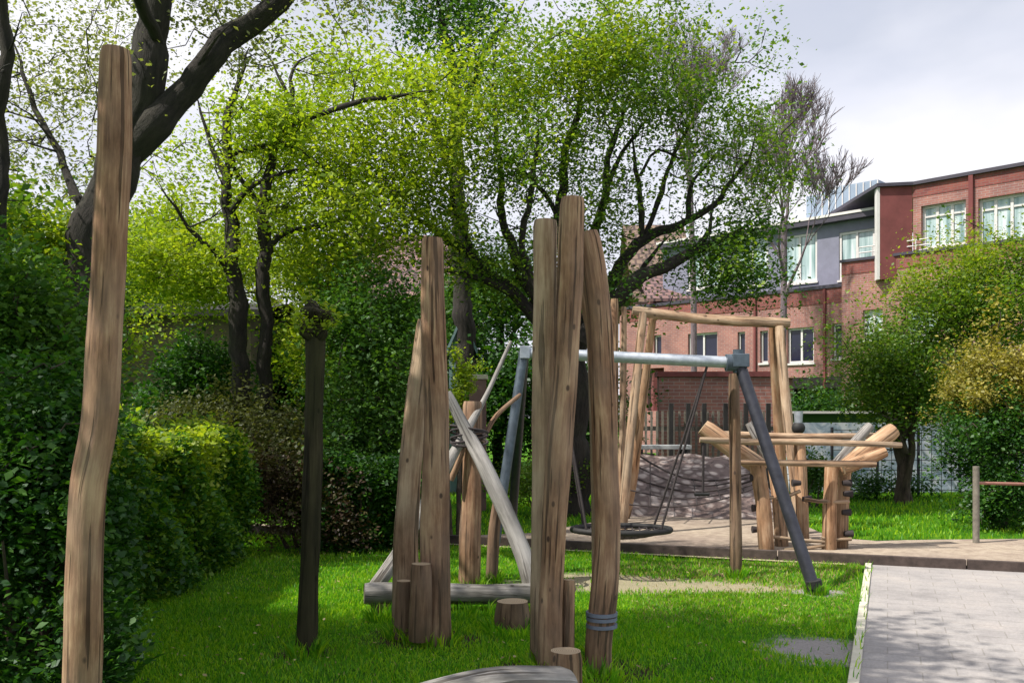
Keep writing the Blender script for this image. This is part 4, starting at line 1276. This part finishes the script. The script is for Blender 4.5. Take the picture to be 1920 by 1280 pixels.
# bench-like slab in front
sl = thing('stone_bench', 'long low grey bench on the top of the cobbled mound', 'bench', (xx(1250, 17.6), 17.6, .85))
mb = MB(); mb.box((xx(1240, 17.6), 17.7, zz(838, 17.6)), (1.15, .4, .08)); build(mb, 'seat', ['panel'], sl, bevel=.01)
for px in (1200, 1282):
    mb = MB(); mb.box((xx(px, 17.6), 17.7, zz(838, 17.6) - .26), (.1, .34, .44)); build(mb, 'leg', ['shadow_timber'], sl)
# graffiti-toned wall and mesh fence
M['mural'] = None
def mural():
    m, n, b = mat('blue_white_painted_wall')
    geo = nd(n, 'ShaderNodeNewGeometry')
    t = nd(n, 'ShaderNodeTexNoise', Scale=2.6, Detail=3, Roughness=0.6, Distortion=1.2)
    n.links.new(geo.outputs['Position'], t.inputs['Vector'])
    r = ramp(n, [(0.36, (0.13, 0.19, 0.26)), (0.5, (0.30, 0.36, 0.45)), (0.62, (0.50, 0.53, 0.60))])
    n.links.new(t.outputs['Fac'], r.inputs['Fac'])
    n.links.new(r.outputs['Color'], b.inputs['Base Color'])
    b.inputs['Roughness'].default_value = .8
    return m
M['mural'] = mural()
mw = thing('painted_wall', 'blue and white painted wall beyond the lawn at the right', 'wall', (xx(1640, 19), 19, 0))
mb = MB(); mb.box(((xx(1480, 19) + xx(1960, 19)) / 2, 19.1, zz(792, 19) / 2), (xx(1960, 19) - xx(1480, 19), .2, zz(792, 19))); build(mb, 'wall_face', ['mural'], mw)
mb = MB(); mb.box(((xx(1480, 19) + xx(1690, 19)) / 2, 19.1, zz(770, 19) - .03), (xx(1690, 19) - xx(1480, 19), .26, .05))
mb.box(((xx(1480, 19) + xx(1690, 19)) / 2, 19.1, zz(781, 19)), (xx(1690, 19) - xx(1480, 19) - .1, .16, .22), mi=1); build(mb, 'upper_rail', ['white_frame', 'lf_dark'], mw)
mf = thing('mesh_fence', 'dark wire mesh fence in front of the painted wall', 'fence', (xx(1700, 18.2), 18.2, 0))
mb = MB()
xa, xb = xx(1560, 18.2), xx(1800, 18.2)
for z in np.arange(.12, 1.35, .20): mb.tube([(xa, 18.2, z), (xb, 18.2, z)], .007, 5)
for x in np.arange(xa, xb, .20): mb.tube([(x, 18.205, .02), (x, 18.205, 1.3)], .006, 5)
build(mb, 'mesh', ['black'], mf)
for px in (1560, 1645, 1722, 1800):
    mb = MB(); mb.tube([(xx(px, 18.25), 18.25, -.05), (xx(px, 18.25), 18.25, 1.38)], .03, 8); build(mb, 'post', ['leg_steel'], mf)

# ================================================================== TREES
def PT(l, Y):      # list of (px, py, width_px[, Y]) -> limb
    pts, rad = log_pts(l, Y); return (pts, rad)
def gbase(px, Y): return (xx(px, Y), Y, 0)

# big forked tree, top left, its canopy reaching over the lawn
Yt = 9.2
make_tree('forked_tree', 'big dark trunk forking behind the tallest left post, thin spring leaves', 'tree', gbase(120, Yt),
    [PT([(105, 1120, 120), (118, 900, 100), (140, 620, 84), (172, 450, 76), (218, 320, 72), (258, 220, 72), (281, 100, 64), (300, -20, 56), (330, -220, 48), (340, -520, 30)], Yt),
     PT([(240, 290, 56), (300, 230, 58), (350, 165, 48), (425, 80, 44), (520, 5, 38), (640, -90, 32), (800, -200, 30), (960, -330, 16)], Yt),
     PT([(172, 450, 26), (150, 380, 20, 9.4), (100, 270, 13, 9.8), (50, 160, 9, 10), (20, 60, 6, 10.2)], Yt),
     PT([(350, 170, 14), (390, 90, 10, 9.0), (440, 40, 6, 8.8)], Yt),
     PT([(300, 90, 20), (240, -60, 26, 8.4), (150, -260, 20, 7.6), (60, -420, 10, 7)], Yt),
     PT([(520, 5, 26), (600, -160, 22, 8.4), (760, -380, 14, 7.6)], Yt)],
    [(140, 120, 10.4, 210, 170, 1.3, 1.3), (60, 290, 10.5, 140, 110, 1.1, .45), (430, 40, 9.8, 170, 90, 1.0, .6), (640, 0, 9.4, 120, 50, .8, .15),
     (250, -250, 9.0, 300, 160, 1.2, .8)],
    420, 18, 0.17, 0.046, 'lf_pale', 'bark', .016)
# trunk at far left edge; unseen crown shaped to shade the lawn
make_tree('edge_tree', 'dark tree trunk cut by the left edge of the view', 'tree', gbase(-5, 8.6),
    [PT([(-16, 1110, 40), (-4, 700, 34), (0, 300, 28), (6, 100, 24), (2, -40, 22), (-60, -300, 18, 8.0), (-320, -500, 14, 6.6), (-660, -780, 10, 4.8)], 8.6), PT([(0, -60, 14), (-140, -380, 14, 7.0), (-220, -600, 16, 5.6), (-22, -820, 12, 4.6)], 8.6)],
    [(-22, -844, 4.5, 520, 300, .95, 1.7), (-700, -800, 4.6, 480, 320, .9, 1.1), (-380, -640, 5.0, 300, 120, .7, .5), (30, 420, 9.4, 90, 60, .7, .10)], 850, 18, 0.22, 0.085, 'lf_green', 'bark', .012)
# yellow green pair
make_tree('yellow_green_tree', 'slender black stemmed tree with yellow green leaves, left of its twin', 'tree', gbase(455, 12.6),
    [PT([(456, 1000, 36), (454, 850, 32), (447, 620, 33), (436, 480, 30), (428, 380, 22), (426, 260, 18), (440, 170, 13), (470, 90, 9)], 12.6),
     PT([(436, 520, 16), (400, 470, 11, 12.4), (340, 410, 8, 12.2), (290, 330, 5, 12)], 12.6),
     PT([(430, 400, 14), (470, 350, 11, 12.4), (520, 330, 9), (600, 300, 5)], 12.6),
     PT([(428, 340, 14), (400, 280, 9), (368, 190, 7), (350, 140, 4)], 12.6),
     PT([(427, 290, 12), (470, 280, 10), (530, 268, 9), (590, 300, 6), (640, 350, 4)], 12.6)],
    [(330, 400, 13.6, 110, 130, .8, 1.1), (370, 530, 13.4, 120, 70, .7, 1.0), (520, 400, 14.2, 140, 140, .7, 1.2), (450, 270, 13.3, 110, 80, .7, .3), (285, 480, 12.4, 60, 110, .8, .7), (450, 300, 12.2, 90, 90, .25, .22), (480, 420, 12.1, 90, 80, .25, .22), (560, 250, 13.6, 100, 90, .7, .55)],
    470, 24, 0.17, 0.062, 'lf_yellow', 'bark', .014)
make_tree('yellow_green_tree', 'dark stemmed tree behind its slender twin, arching boughs and brightest yellow leaves', 'tree', gbase(500, 12.7),
    [PT([(505, 960, 30), (500, 820, 27), (497, 600, 26), (495, 430, 24), (500, 330, 18), (530, 240, 13), (545, 190, 11), (548, 130, 9), (600, 95, 6)], 12.7),
     PT([(497, 470, 16), (540, 432, 12), (600, 425, 10), (660, 405, 7), (740, 380, 5)], 12.7),
     PT([(545, 190, 8), (510, 120, 6), (480, 70, 4)], 12.7),
     PT([(498, 400, 12), (450, 330, 9), (400, 250, 6)], 12.7),
     PT([(530, 240, 12), (640, 200, 10), (740, 180, 8), (820, 170, 5)], 12.7)],
    [(560, 220, 12.3, 90, 90, .25, .3), (620, 380, 12.3, 110, 80, .3, .4), (700, 220, 13.8, 150, 120, 1.1, 1.4), (640, 330, 13.8, 150, 120, .9, 1.5), (790, 310, 14.2, 100, 120, 1.2, 1.0), (620, 140, 14.4, 80, 60, .9, .35), (580, 480, 15.4, 130, 90, .8, 1.0), (700, 430, 14, 110, 80, 1.0, .8), (800, 170, 14.4, 90, 90, 1, .5)],
    620, 24, 0.19, 0.068, 'lf_yellow', 'bark', .014)
# big spreading central tree
Yc = 14.8
make_tree('spreading_tree', 'large green tree with many black limbs spreading behind the middle posts', 'tree', gbase(1060, Yc),
    [PT([(1075, 975, 69), (1072, 800, 62), (1078, 690, 60), (1090, 610, 58)], Yc),
     PT([(1072, 700, 36), (1030, 620, 29), (960, 550, 24), (880, 480, 19), (800, 420, 12), (730, 400, 8)], Yc),
     PT([(1070, 660, 32), (1010, 570, 24), (960, 470, 20), (940, 380, 14), (935, 280, 10), (920, 170, 7)], Yc),
     PT([(1075, 640, 32), (1060, 530, 24), (1050, 420, 20), (1060, 300, 16), (1090, 180, 10), (1110, 70, 7)], Yc),
     PT([(900, 495, 12), (866, 430, 9), (846, 360, 8), (850, 280, 5)], Yc),
     PT([(1088, 640, 36), (1140, 575, 30), (1195, 525, 26), (1290, 478, 19), (1370, 440, 12), (1430, 400, 7)], Yc - .5),
     PT([(1088, 620, 32), (1130, 550, 26), (1165, 500, 22), (1208, 446, 19), (1290, 415, 14), (1350, 370, 10), (1400, 300, 8), (1420, 240, 4)], Yc + .3),
     PT([(1205, 450, 12), (1200, 380, 11), (1192, 300, 8), (1180, 220, 5)], Yc + .3),
     PT([(1210, 440, 10), (1235, 380, 10), (1250, 320, 8), (1290, 240, 6), (1310, 170, 4)], Yc + .3),
     PT([(1200, 330, 7), (1235, 280, 5), (1290, 300, 4), (1340, 240, 4)], Yc + .2),
     PT([(1090, 600, 24), (1110, 480, 19), (1130, 380, 14), (1150, 260, 10), (1200, 140, 7)], Yc + .6),
     PT([(1010, 570, 14), (980, 450, 12), (1000, 340, 11), (1010, 200, 6)], Yc - .6),
     PT([(1050, 420, 10), (1020, 360, 9), (960, 300, 5)], Yc),
     PT([(960, 550, 18), (900, 520, 12), (840, 510, 8), (790, 480, 5)], Yc - .3), PT([(1140, 575, 18), (1180, 540, 12), (1230, 470, 8), (1260, 430, 5)], Yc),
     PT([(1130, 380, 10), (1160, 300, 8), (1230, 200, 5)], Yc + .5), PT([(1290, 478, 14), (1330, 430, 9), (1340, 350, 6)], Yc - .5), PT([(1290, 415, 12), (1300, 340, 8), (1350, 280, 5)], Yc + .3)],
    [(1120, 150, 14.8, 170, 125, 1.6, 2.2), (960, 190, 14.6, 130, 110, 1.5, 1.3), (1290, 200, 14.8, 140, 110, 1.4, 1.5), (1390, 240, 14.8, 85, 110, 1.1, .8), (1400, 350, 14.6, 70, 80, 1, .5),
     (930, 340, 14.3, 110, 110, 1.3, .9), (1060, 320, 14.8, 140, 110, 1.5, 1.1), (840, 400, 14.6, 80, 80, 1, .6), (900, 480, 14.9, 100, 60, 1, .7), (1000, 480, 15.2, 80, 90, .8, .7), (1140, 430, 15.2, 60, 90, .8, .5), (1170, 90, 14.8, 130, 70, 1.2, .8), (1250, 330, 15, 120, 90, 1.2, .28), (1340, 480, 14.4, 90, 60, .9, .5)],
    900, 24, 0.20, 0.060, 'lf_green', 'bark', .013,
    extra=[([(980, 170, 13.9, 130, 90, .8, 1), (860, 260, 13.8, 90, 110, .8, 1), (1180, 90, 14, 120, 60, .8, .8), (1060, 120, 14, 90, 80, .8, .6)], 230, 34, .2, .066, 'lf_yellow2'),
           ([(1340, 470, 14.3, 100, 60, .7, 1), (1395, 520, 14.2, 60, 50, .5, .8), (1330, 530, 14.3, 60, 35, .5, .5), (1420, 430, 14.5, 40, 60, .5, .4), (1160, 560, 14.4, 50, 50, .6, .3)], 250, 36, .15, .055, 'lf_mid')])
# dark green tree behind, top
make_tree('dark_crowned_tree', 'tall dark green crown rising behind the gap between the two leafy crowns', 'tree', gbase(870, 19),
    [PT([(880, 930, 44), (875, 700, 38), (860, 400, 30), (850, 150, 20), (820, 0, 12)], 19), PT([(860, 350, 16), (800, 200, 12), (740, 80, 7)], 19), PT([(858, 250, 16), (900, 120, 12), (960, 20, 7)], 19)],
    [(800, 30, 19, 70, 60, 1.3, .7), (890, 110, 19, 75, 90, 1.3, 1.4), (870, 0, 19, 150, 30, 1.6, .8), (760, 60, 19, 40, 30, 1, .15), (850, -90, 19, 160, 80, 1.6, 1)], 190, 26, .24, .085, 'lf_mid', 'bark', .015)
# bare tree
def grow(mb, p, d, ln, r, lev, rr):
    n = 4
    pts = [p]; rad = [r]
    q = p.copy(); dd = d.copy()
    for i in range(n):
        dd = (dd + Vector((rr.gauss(0, .11), rr.gauss(0, .11), rr.gauss(0.04, .07)))).normalized()
        q = q + dd * ln / n
        pts.append(q.copy()); rad.append(r * (1 - .5 * (i + 1) / n))
    mb.tube(pts, rad, 6 if lev < 2 else 4, cap=False)
    if lev >= 6: return
    k = 3 if lev < 3 else (4 if lev < 5 else 5)
    for i in range(k):
        at_ = rr.choice(range(2, n + 1)) if i else n
        ax = Vector((rr.gauss(0, 1), rr.gauss(0, 1), rr.gauss(0, .6))).normalized()
        nd_ = (dd + ax * rr.uniform(.30, .62) + Vector((0, 0, .12))).normalized()
        grow(mb, pts[at_], nd_, ln * rr.uniform(.62, .82), max(rad[at_] * .72, .0075), lev + 1, rr)
def bare(name, label, px, Y, toppx, seed, h0, ln, r):
    t = thing(name, label, 'tree', gbase(px, Y))
    mb = MB(); rr = random.Random(seed)
    p0 = Vector(gbase(px, Y)); p1 = P(toppx, h0, Y)
    mb.tube([p0, p0.lerp(p1, .5) + Vector((.1, 0, 0)), p1], [r * 1.3, r * 1.1, r], 10, wob=.05, ringstep=.4)
    for k in range(5):
        a = k * 1.25 + .3
        grow(mb, p1 - Vector((0, 0, .5 * k)), Vector((math.cos(a) * .46, math.sin(a) * .46, 1)).normalized(), ln, r * .62, 1, rr)
    build(mb, 'trunk', ['bark_pale'], t)
bare('bare_tree', 'leafless greyish tree with fine upright twigs beside the brick building', 1452, 25, 1470, 5, 425, 1.5, .085)
bare('bare_tree', 'pale leafless treetop poking up behind the big green crown', 1300, 31, 1290, 8, 250, 1.6, .09)
# right green tree
make_tree('round_green_tree', 'broad green tree on multiple dark stems in front of the brick building', 'tree', gbase(1700, 16.8),
    [PT([(1688, 946, 22), (1692, 860, 20), (1700, 760, 17), (1740, 640, 13), (1800, 560, 8)], 16.8), PT([(1705, 946, 16), (1690, 820, 14), (1665, 720, 11), (1650, 620, 7)], 16.9),
     PT([(1698, 946, 14), (1710, 820, 13), (1730, 720, 11), (1840, 600, 8), (1900, 520, 5)], 16.7), PT([(1692, 880, 12), (1660, 780, 10), (1620, 700, 6)], 16.8), PT([(1700, 800, 12), (1690, 650, 9), (1700, 560, 5)], 16.8), PT([(1700, 850, 10), (1670, 760, 8), (1680, 640, 5)], 16.6)],
    [(1860, 530, 16.9, 110, 80, 1.3, 1.7), (1960, 520, 17, 90, 80, 1.2, .8), (1770, 580, 16.8, 110, 80, 1.2, 1.3), (1690, 640, 16.7, 90, 70, 1.1, 1.1), (1640, 710, 16.6, 80, 70, .9, 1.4), (1740, 690, 16.4, 110, 80, .9, 1.8), (1840, 590, 16.4, 90, 60, .8, 1.0), (1700, 770, 16.6, 90, 30, .8, .5), (1860, 640, 17.1, 110, 60, 1.2, .7)],
    980, 26, .17, .058, 'lf_green', 'bark_brown', .012,
    extra=[([(1860, 480, 16.6, 120, 40, 1, 1), (1740, 540, 16.4, 90, 50, .9, 1), (1950, 480, 16.6, 80, 40, 1, .6)], 230, 40, .16, .055, 'lf_yellow2')])
make_tree('golden_shrub', 'golden yellow shrub beneath the broad green tree', 'shrub', gbase(1865, 13.6),
    [PT([(1868, 1000, 16), (1865, 880, 13), (1850, 760, 8), (1820, 690, 5)], 13.6), PT([(1872, 1000, 14), (1885, 860, 11), (1900, 740, 7)], 13.6), PT([(1866, 960, 10), (1830, 850, 8), (1790, 740, 5)], 13.6)],
    [(1850, 690, 13.6, 80, 45, .8, 1.1), (1920, 700, 13.6, 60, 50, .8, .8), (1810, 730, 13.5, 55, 30, .7, .7), (1880, 750, 13.5, 70, 40, .7, .7), (1930, 790, 13.4, 50, 40, .6, .5)], 290, 26, .11, .05, 'lf_gold', 'bark_brown', .01)
make_tree('dark_bush', 'dense dark bush at the right edge behind the grey post', 'shrub', gbase(1870, 13.2),
    [PT([(1862, 1000, 14), (1850, 900, 10), (1830, 830, 6)], 13.2), PT([(1880, 1000, 14), (1900, 880, 10), (1920, 800, 6)], 13.2), PT([(1870, 1000, 14), (1870, 880, 10), (1860, 800, 6)], 13.1)],
    [(1850, 820, 13.2, 75, 50, .8, 1.1), (1910, 830, 13.2, 60, 60, .8, 1), (1850, 900, 13.1, 60, 60, .7, 1), (1915, 920, 13.1, 70, 55, .8, 1.1), (1870, 780, 13.2, 90, 30, .8, .7), (1860, 955, 13, 65, 30, .6, .7)], 420, 26, .11, .05, 'lf_dark', 'bark_brown', .01)
# mid-left shrubs and backdrop woodland, each plant its own thing
def shrub(name, label, blobs, n, per, sig, ls, lm, px, Y, bark_='bark_brown', group=None, h=None):
    pts = []
    for dx in (-.25, .0, .28):
        b = blobs[0]
        top = P(b[0] + dx * b[3], b[1], b[2]); base = Vector(gbase(px, Y)) + Vector((dx * .4, 0, -.05))
        pts.append(([base, base.lerp(top, .5) + Vector((dx * .3, 0, 0)), top], [.035, .025, .012]))
    return make_tree(name, label, 'shrub', gbase(px, Y), pts, blobs, n, per, sig, ls, lm, bark_, .009, group)
shrub('leafy_shrub', 'tall mid green shrub left of the pale leaning post', [(690, 700, 12.2, 85, 100, .9, 2), (640, 600, 12.4, 70, 80, .8, 1), (730, 600, 12.4, 60, 70, .8, .9), (680, 820, 12, 90, 60, .8, 1), (740, 780, 12, 50, 90, .7, .7)], 520, 26, .14, .06, 'lf_mid', 690, 12.2)
shrub('leafy_shrub', 'yellowish shrub above the cut head of the slim trunk', [(600, 520, 13.2, 70, 60, .8, 1), (560, 640, 13.2, 60, 80, .8, .8), (640, 480, 13.4, 80, 50, .8, .7)], 180, 24, .16, .062, 'lf_yellow', 600, 13.2)
shrub('dark_laurel', 'dark green laurel at the left edge low behind the tallest left post', [(10, 900, 5.2, 120, 150, .4, 2), (95, 840, 5.3, 80, 110, .4, 1.2)], 260, 26, .09, .045, 'lf_dark', 30, 5.3)
shrub('leafy_shrub', 'loose mid green shrub rising over the dark laurel at the left edge', [(55, 640, 6.2, 105, 140, .5, 2), (30, 540, 6.4, 90, 80, .45, .8), (120, 700, 6.3, 60, 110, .4, .9)], 300, 20, .12, .05, 'lf_mid', 30, 6.3)
shrub('golden_green_shrub', 'yellow green sprigs over the dark laurel near the left edge', [(70, 450, 9.6, 95, 60, .6, 1), (40, 420, 9.8, 70, 30, .6, .3), (110, 500, 9.6, 80, 50, .5, .6), (150, 600, 9.4, 60, 90, .5, .5)], 210, 24, .12, .055, 'lf_yellow', 70, 9.6)
shrub('ivy_bush', 'dark ivy bush covering the lower wall of the tan shed', [(370, 730, 14.5, 90, 70, .6, 1.5), (300, 780, 14.2, 90, 50, .6, 1), (400, 700, 14.6, 60, 50, .5, .6)], 240, 24, .14, .07, 'lf_dark', 350, 14.5)
shrub('olive_bush', 'olive leafed bush between the hedge and the slender trunks', [(400, 800, 12, 90, 50, .6, 1.2), (500, 850, 11.4, 80, 60, .5, 1), (330, 790, 12, 70, 40, .5, .5), (560, 840, 12, 60, 60, .6, .6)], 240, 24, .12, .055, 'lf_olive', 420, 11.6)
shrub('brown_leafed_bush', 'brownish bush at the far end of the long hedge', [(530, 930, 10.9, 80, 80, .45, 1.2), (600, 960, 10.7, 60, 90, .4, 1), (480, 900, 11.2, 60, 60, .4, .5)], 230, 28, .09, .042, 'lf_brown', 560, 11)
shrub('pale_seedling', 'bright lime green sapling just right of the dark brown post', [(858, 720, 11.8, 22, 45, .2, 1), (862, 690, 11.8, 18, 25, .2, .5), (858, 765, 11.8, 20, 30, .2, .5)], 46, 24, .05, .045, 'lf_yellow', 860, 11.8)
shrub('low_green_bush', 'bright low bush behind the middle posts at the sand edge', [(1010, 900, 14.6, 60, 28, .5, 1), (1080, 895, 14.8, 50, 30, .5, 1), (960, 905, 15, 40, 20, .5, .5)], 120, 24, .10, .05, 'lf_green', 1020, 14.8)
shrub('low_dark_bush', 'low dark green bush at the foot of the painted wall', [(1640, 920, 17.6, 80, 26, .5, 1), (1560, 905, 17.6, 50, 26, .5, .6), (1740, 925, 17.8, 60, 18, .4, .5)], 130, 24, .11, .055, 'lf_dark', 1640, 17.6)
shrub('low_dark_bush', 'round green bush seen through the orange log climber', [(1540, 890, 16, 45, 30, .5, 1), (1510, 870, 16.2, 30, 30, .4, .6)], 70, 24, .10, .05, 'lf_mid', 1530, 16)
# trees of the woodland behind
back = [(60, 560, 17, 170, 170, 'lf_mid', 'dense green tree behind the dark laurel'), (640, 700, 19, 130, 170, 'lf_dark', 'dark tree between the twin stems and the tall shrub'),
        (520, 680, 20, 110, 150, 'lf_olive', 'olive green tree seen between the twin slender stems'), (800, 720, 21, 120, 140, 'lf_dark', 'shadowy tree behind the dark brown post'),
        (950, 700, 20, 100, 130, 'lf_dark', 'shadowy tree behind the crossed grey poles'), (1090, 760, 21, 90, 100, 'lf_dark', 'dark tree behind the curved middle post'),
        (240, 520, 22, 140, 120, 'lf_green', 'light green tree above the tan shed'), (380, 480, 23, 150, 110, 'lf_yellow', 'yellow green tree behind the slender stems'),
        (930, 540, 22, 120, 90, 'lf_mid', 'mid green tree low behind the spreading limbs'), (1800, 720, 22, 150, 80, 'lf_dark', 'dark tree behind the golden shrub'), (1540, 775, 23, 90, 40, 'lf_dark', 'dark low tree against the brick building foot'),(1890, 770, 20, 120, 80, 'lf_dark', 'dark tree behind the dense bush at the right edge')]
for i, (px, py, Y, rx, ry, lm, lab) in enumerate(back):
    top = P(px, py, Y)
    b = Vector(gbase(px, Y))
    lim = [([b, b.lerp(top, .6) + Vector((.15, 0, 0)), top], [.16, .11, .05])]
    for s in (-1, 1):
        lim.append(([b.lerp(top, .55), b.lerp(top, .8) + Vector((s * .5, 0, 0)), P(px + s * rx * .5, py - ry * .2, Y)], [.07, .05, .02]))
    make_tree('background_tree', lab, 'tree', tuple(b), lim, [(px, py, Y, rx, ry, 1.5, 1), (px - rx * .35, py + ry * .35, Y - .3, rx * .7, ry * .7, 1.2, .7), (px + rx * .35, py + ry * .3, Y, rx * .7, ry * .8, 1.2, .7)],
              int(150 + rx * ry / 95), 24, .24, .10, lm, 'bark', .016, 'trees behind the playground')

# hedges ----------------------------------------------------------------
def hedge(name, label, quad, h, lm, n, size, seed, bumpy=.12, topm=None):
    """quad: four ground corners, counter-clockwise; leaves lie on and just under its faces, twigs inside"""
    r_ = np.random.default_rng(seed)
    q = [np.array(p) for p in quad]
    c = sum(q) / 4
    t = thing(name, label, 'hedge', (float(c[0]), float(c[1]), 0))
    # points through the volume, denser at the skin
    k = n
    a = r_.uniform(size=k); b = r_.uniform(size=k); z = r_.uniform(size=k)
    which = r_.integers(0, 6, k)
    skin = r_.exponential(.06, k)
    a = np.where(which == 0, skin, np.where(which == 1, 1 - skin, a))
    b = np.where(which == 2, skin * .6, b)
    z = np.where((which == 3) | (which == 4), 1 - skin * .8, z)
    a = np.clip(a, 0, 1); b = np.clip(b, 0, 1); z = np.clip(z, 0.02, 1)
    bot = (q[0][None] * (1 - a[:, None]) + q[1][None] * a[:, None]) * (1 - b[:, None]) + (q[3][None] * (1 - a[:, None]) + q[2][None] * a[:, None]) * b[:, None]
    hh = h * (1 + bumpy * (np.sin(bot[:, 0] * 2.3 + seed) * np.sin(bot[:, 1] * 1.9) + .5 * np.sin(bot[:, 1] * 5.3)))
    shr = 1 - .16 * z ** 3 - .10 * (1 - z)
    xy = c[None, :2] + (bot - c[None, :2]) * shr[:, None]
    xy += .09 * np.stack([np.sin(bot[:, 1] * 4 + z * 6), np.sin(bot[:, 0] * 4 + z * 5)], 1)
    cen = np.stack([xy[:, 0], xy[:, 1], z * hh], 1)
    leaf_object([leaves_arrays(cen, 9, .055, size, rs=r_)], 'foliage', lm, t)
    if topm:  # shoots added on top and shoulder, their yellow stands in for sunlight
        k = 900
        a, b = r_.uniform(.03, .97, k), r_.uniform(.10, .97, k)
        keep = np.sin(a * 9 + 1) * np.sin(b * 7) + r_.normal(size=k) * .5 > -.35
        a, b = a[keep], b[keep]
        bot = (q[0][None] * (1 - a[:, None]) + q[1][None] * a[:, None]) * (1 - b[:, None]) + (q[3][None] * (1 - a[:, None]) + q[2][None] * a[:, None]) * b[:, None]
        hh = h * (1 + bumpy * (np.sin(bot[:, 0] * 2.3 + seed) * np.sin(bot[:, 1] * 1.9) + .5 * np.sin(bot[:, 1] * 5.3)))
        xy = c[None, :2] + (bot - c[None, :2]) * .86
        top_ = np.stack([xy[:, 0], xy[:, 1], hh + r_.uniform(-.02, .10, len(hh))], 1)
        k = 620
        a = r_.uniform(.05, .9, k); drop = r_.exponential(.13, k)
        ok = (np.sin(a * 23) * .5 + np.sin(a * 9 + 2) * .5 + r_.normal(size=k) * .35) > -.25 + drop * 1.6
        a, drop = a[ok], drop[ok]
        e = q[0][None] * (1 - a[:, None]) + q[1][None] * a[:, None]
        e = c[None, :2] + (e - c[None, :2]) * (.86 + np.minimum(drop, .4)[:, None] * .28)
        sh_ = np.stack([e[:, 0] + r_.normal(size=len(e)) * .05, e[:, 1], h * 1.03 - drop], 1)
        leaf_object([leaves_arrays(np.concatenate([top_, sh_]), 16, .06, size, rs=r_)], 'sun_toned_shoots', topm, t)
    mb = MB()
    for i in range(46):
        a_, b_ = r_.uniform(.12, .88, 2)
        p = (q[0] * (1 - a_) + q[1] * a_) * (1 - b_) + (q[3] * (1 - a_) + q[2] * a_) * b_
        x, y = p[0], p[1]
        mb.tube([(x, y, -.03), (x + r_.normal() * .08, y + r_.normal() * .08, h * .45), (x + r_.normal() * .15, y + r_.normal() * .15, h * .85)], [.022, .014, .006], 5, cap=False)
    build(mb, 'stems', ['bark_brown'], t)
    return t
def g2(px, Y): return (xx(px, Y), Y)
hedge('clipped_hedge', 'long leafy hedge with a top coloured yellow green as if sunlit along the left lawn', [(-2.95, 6.0), (-2.95, 10.6), (-4.4, 10.9), (-5.0, 6.0)], 1.36, 'lf_hedge', 13500, .05, 3, topm='lf_yellow')
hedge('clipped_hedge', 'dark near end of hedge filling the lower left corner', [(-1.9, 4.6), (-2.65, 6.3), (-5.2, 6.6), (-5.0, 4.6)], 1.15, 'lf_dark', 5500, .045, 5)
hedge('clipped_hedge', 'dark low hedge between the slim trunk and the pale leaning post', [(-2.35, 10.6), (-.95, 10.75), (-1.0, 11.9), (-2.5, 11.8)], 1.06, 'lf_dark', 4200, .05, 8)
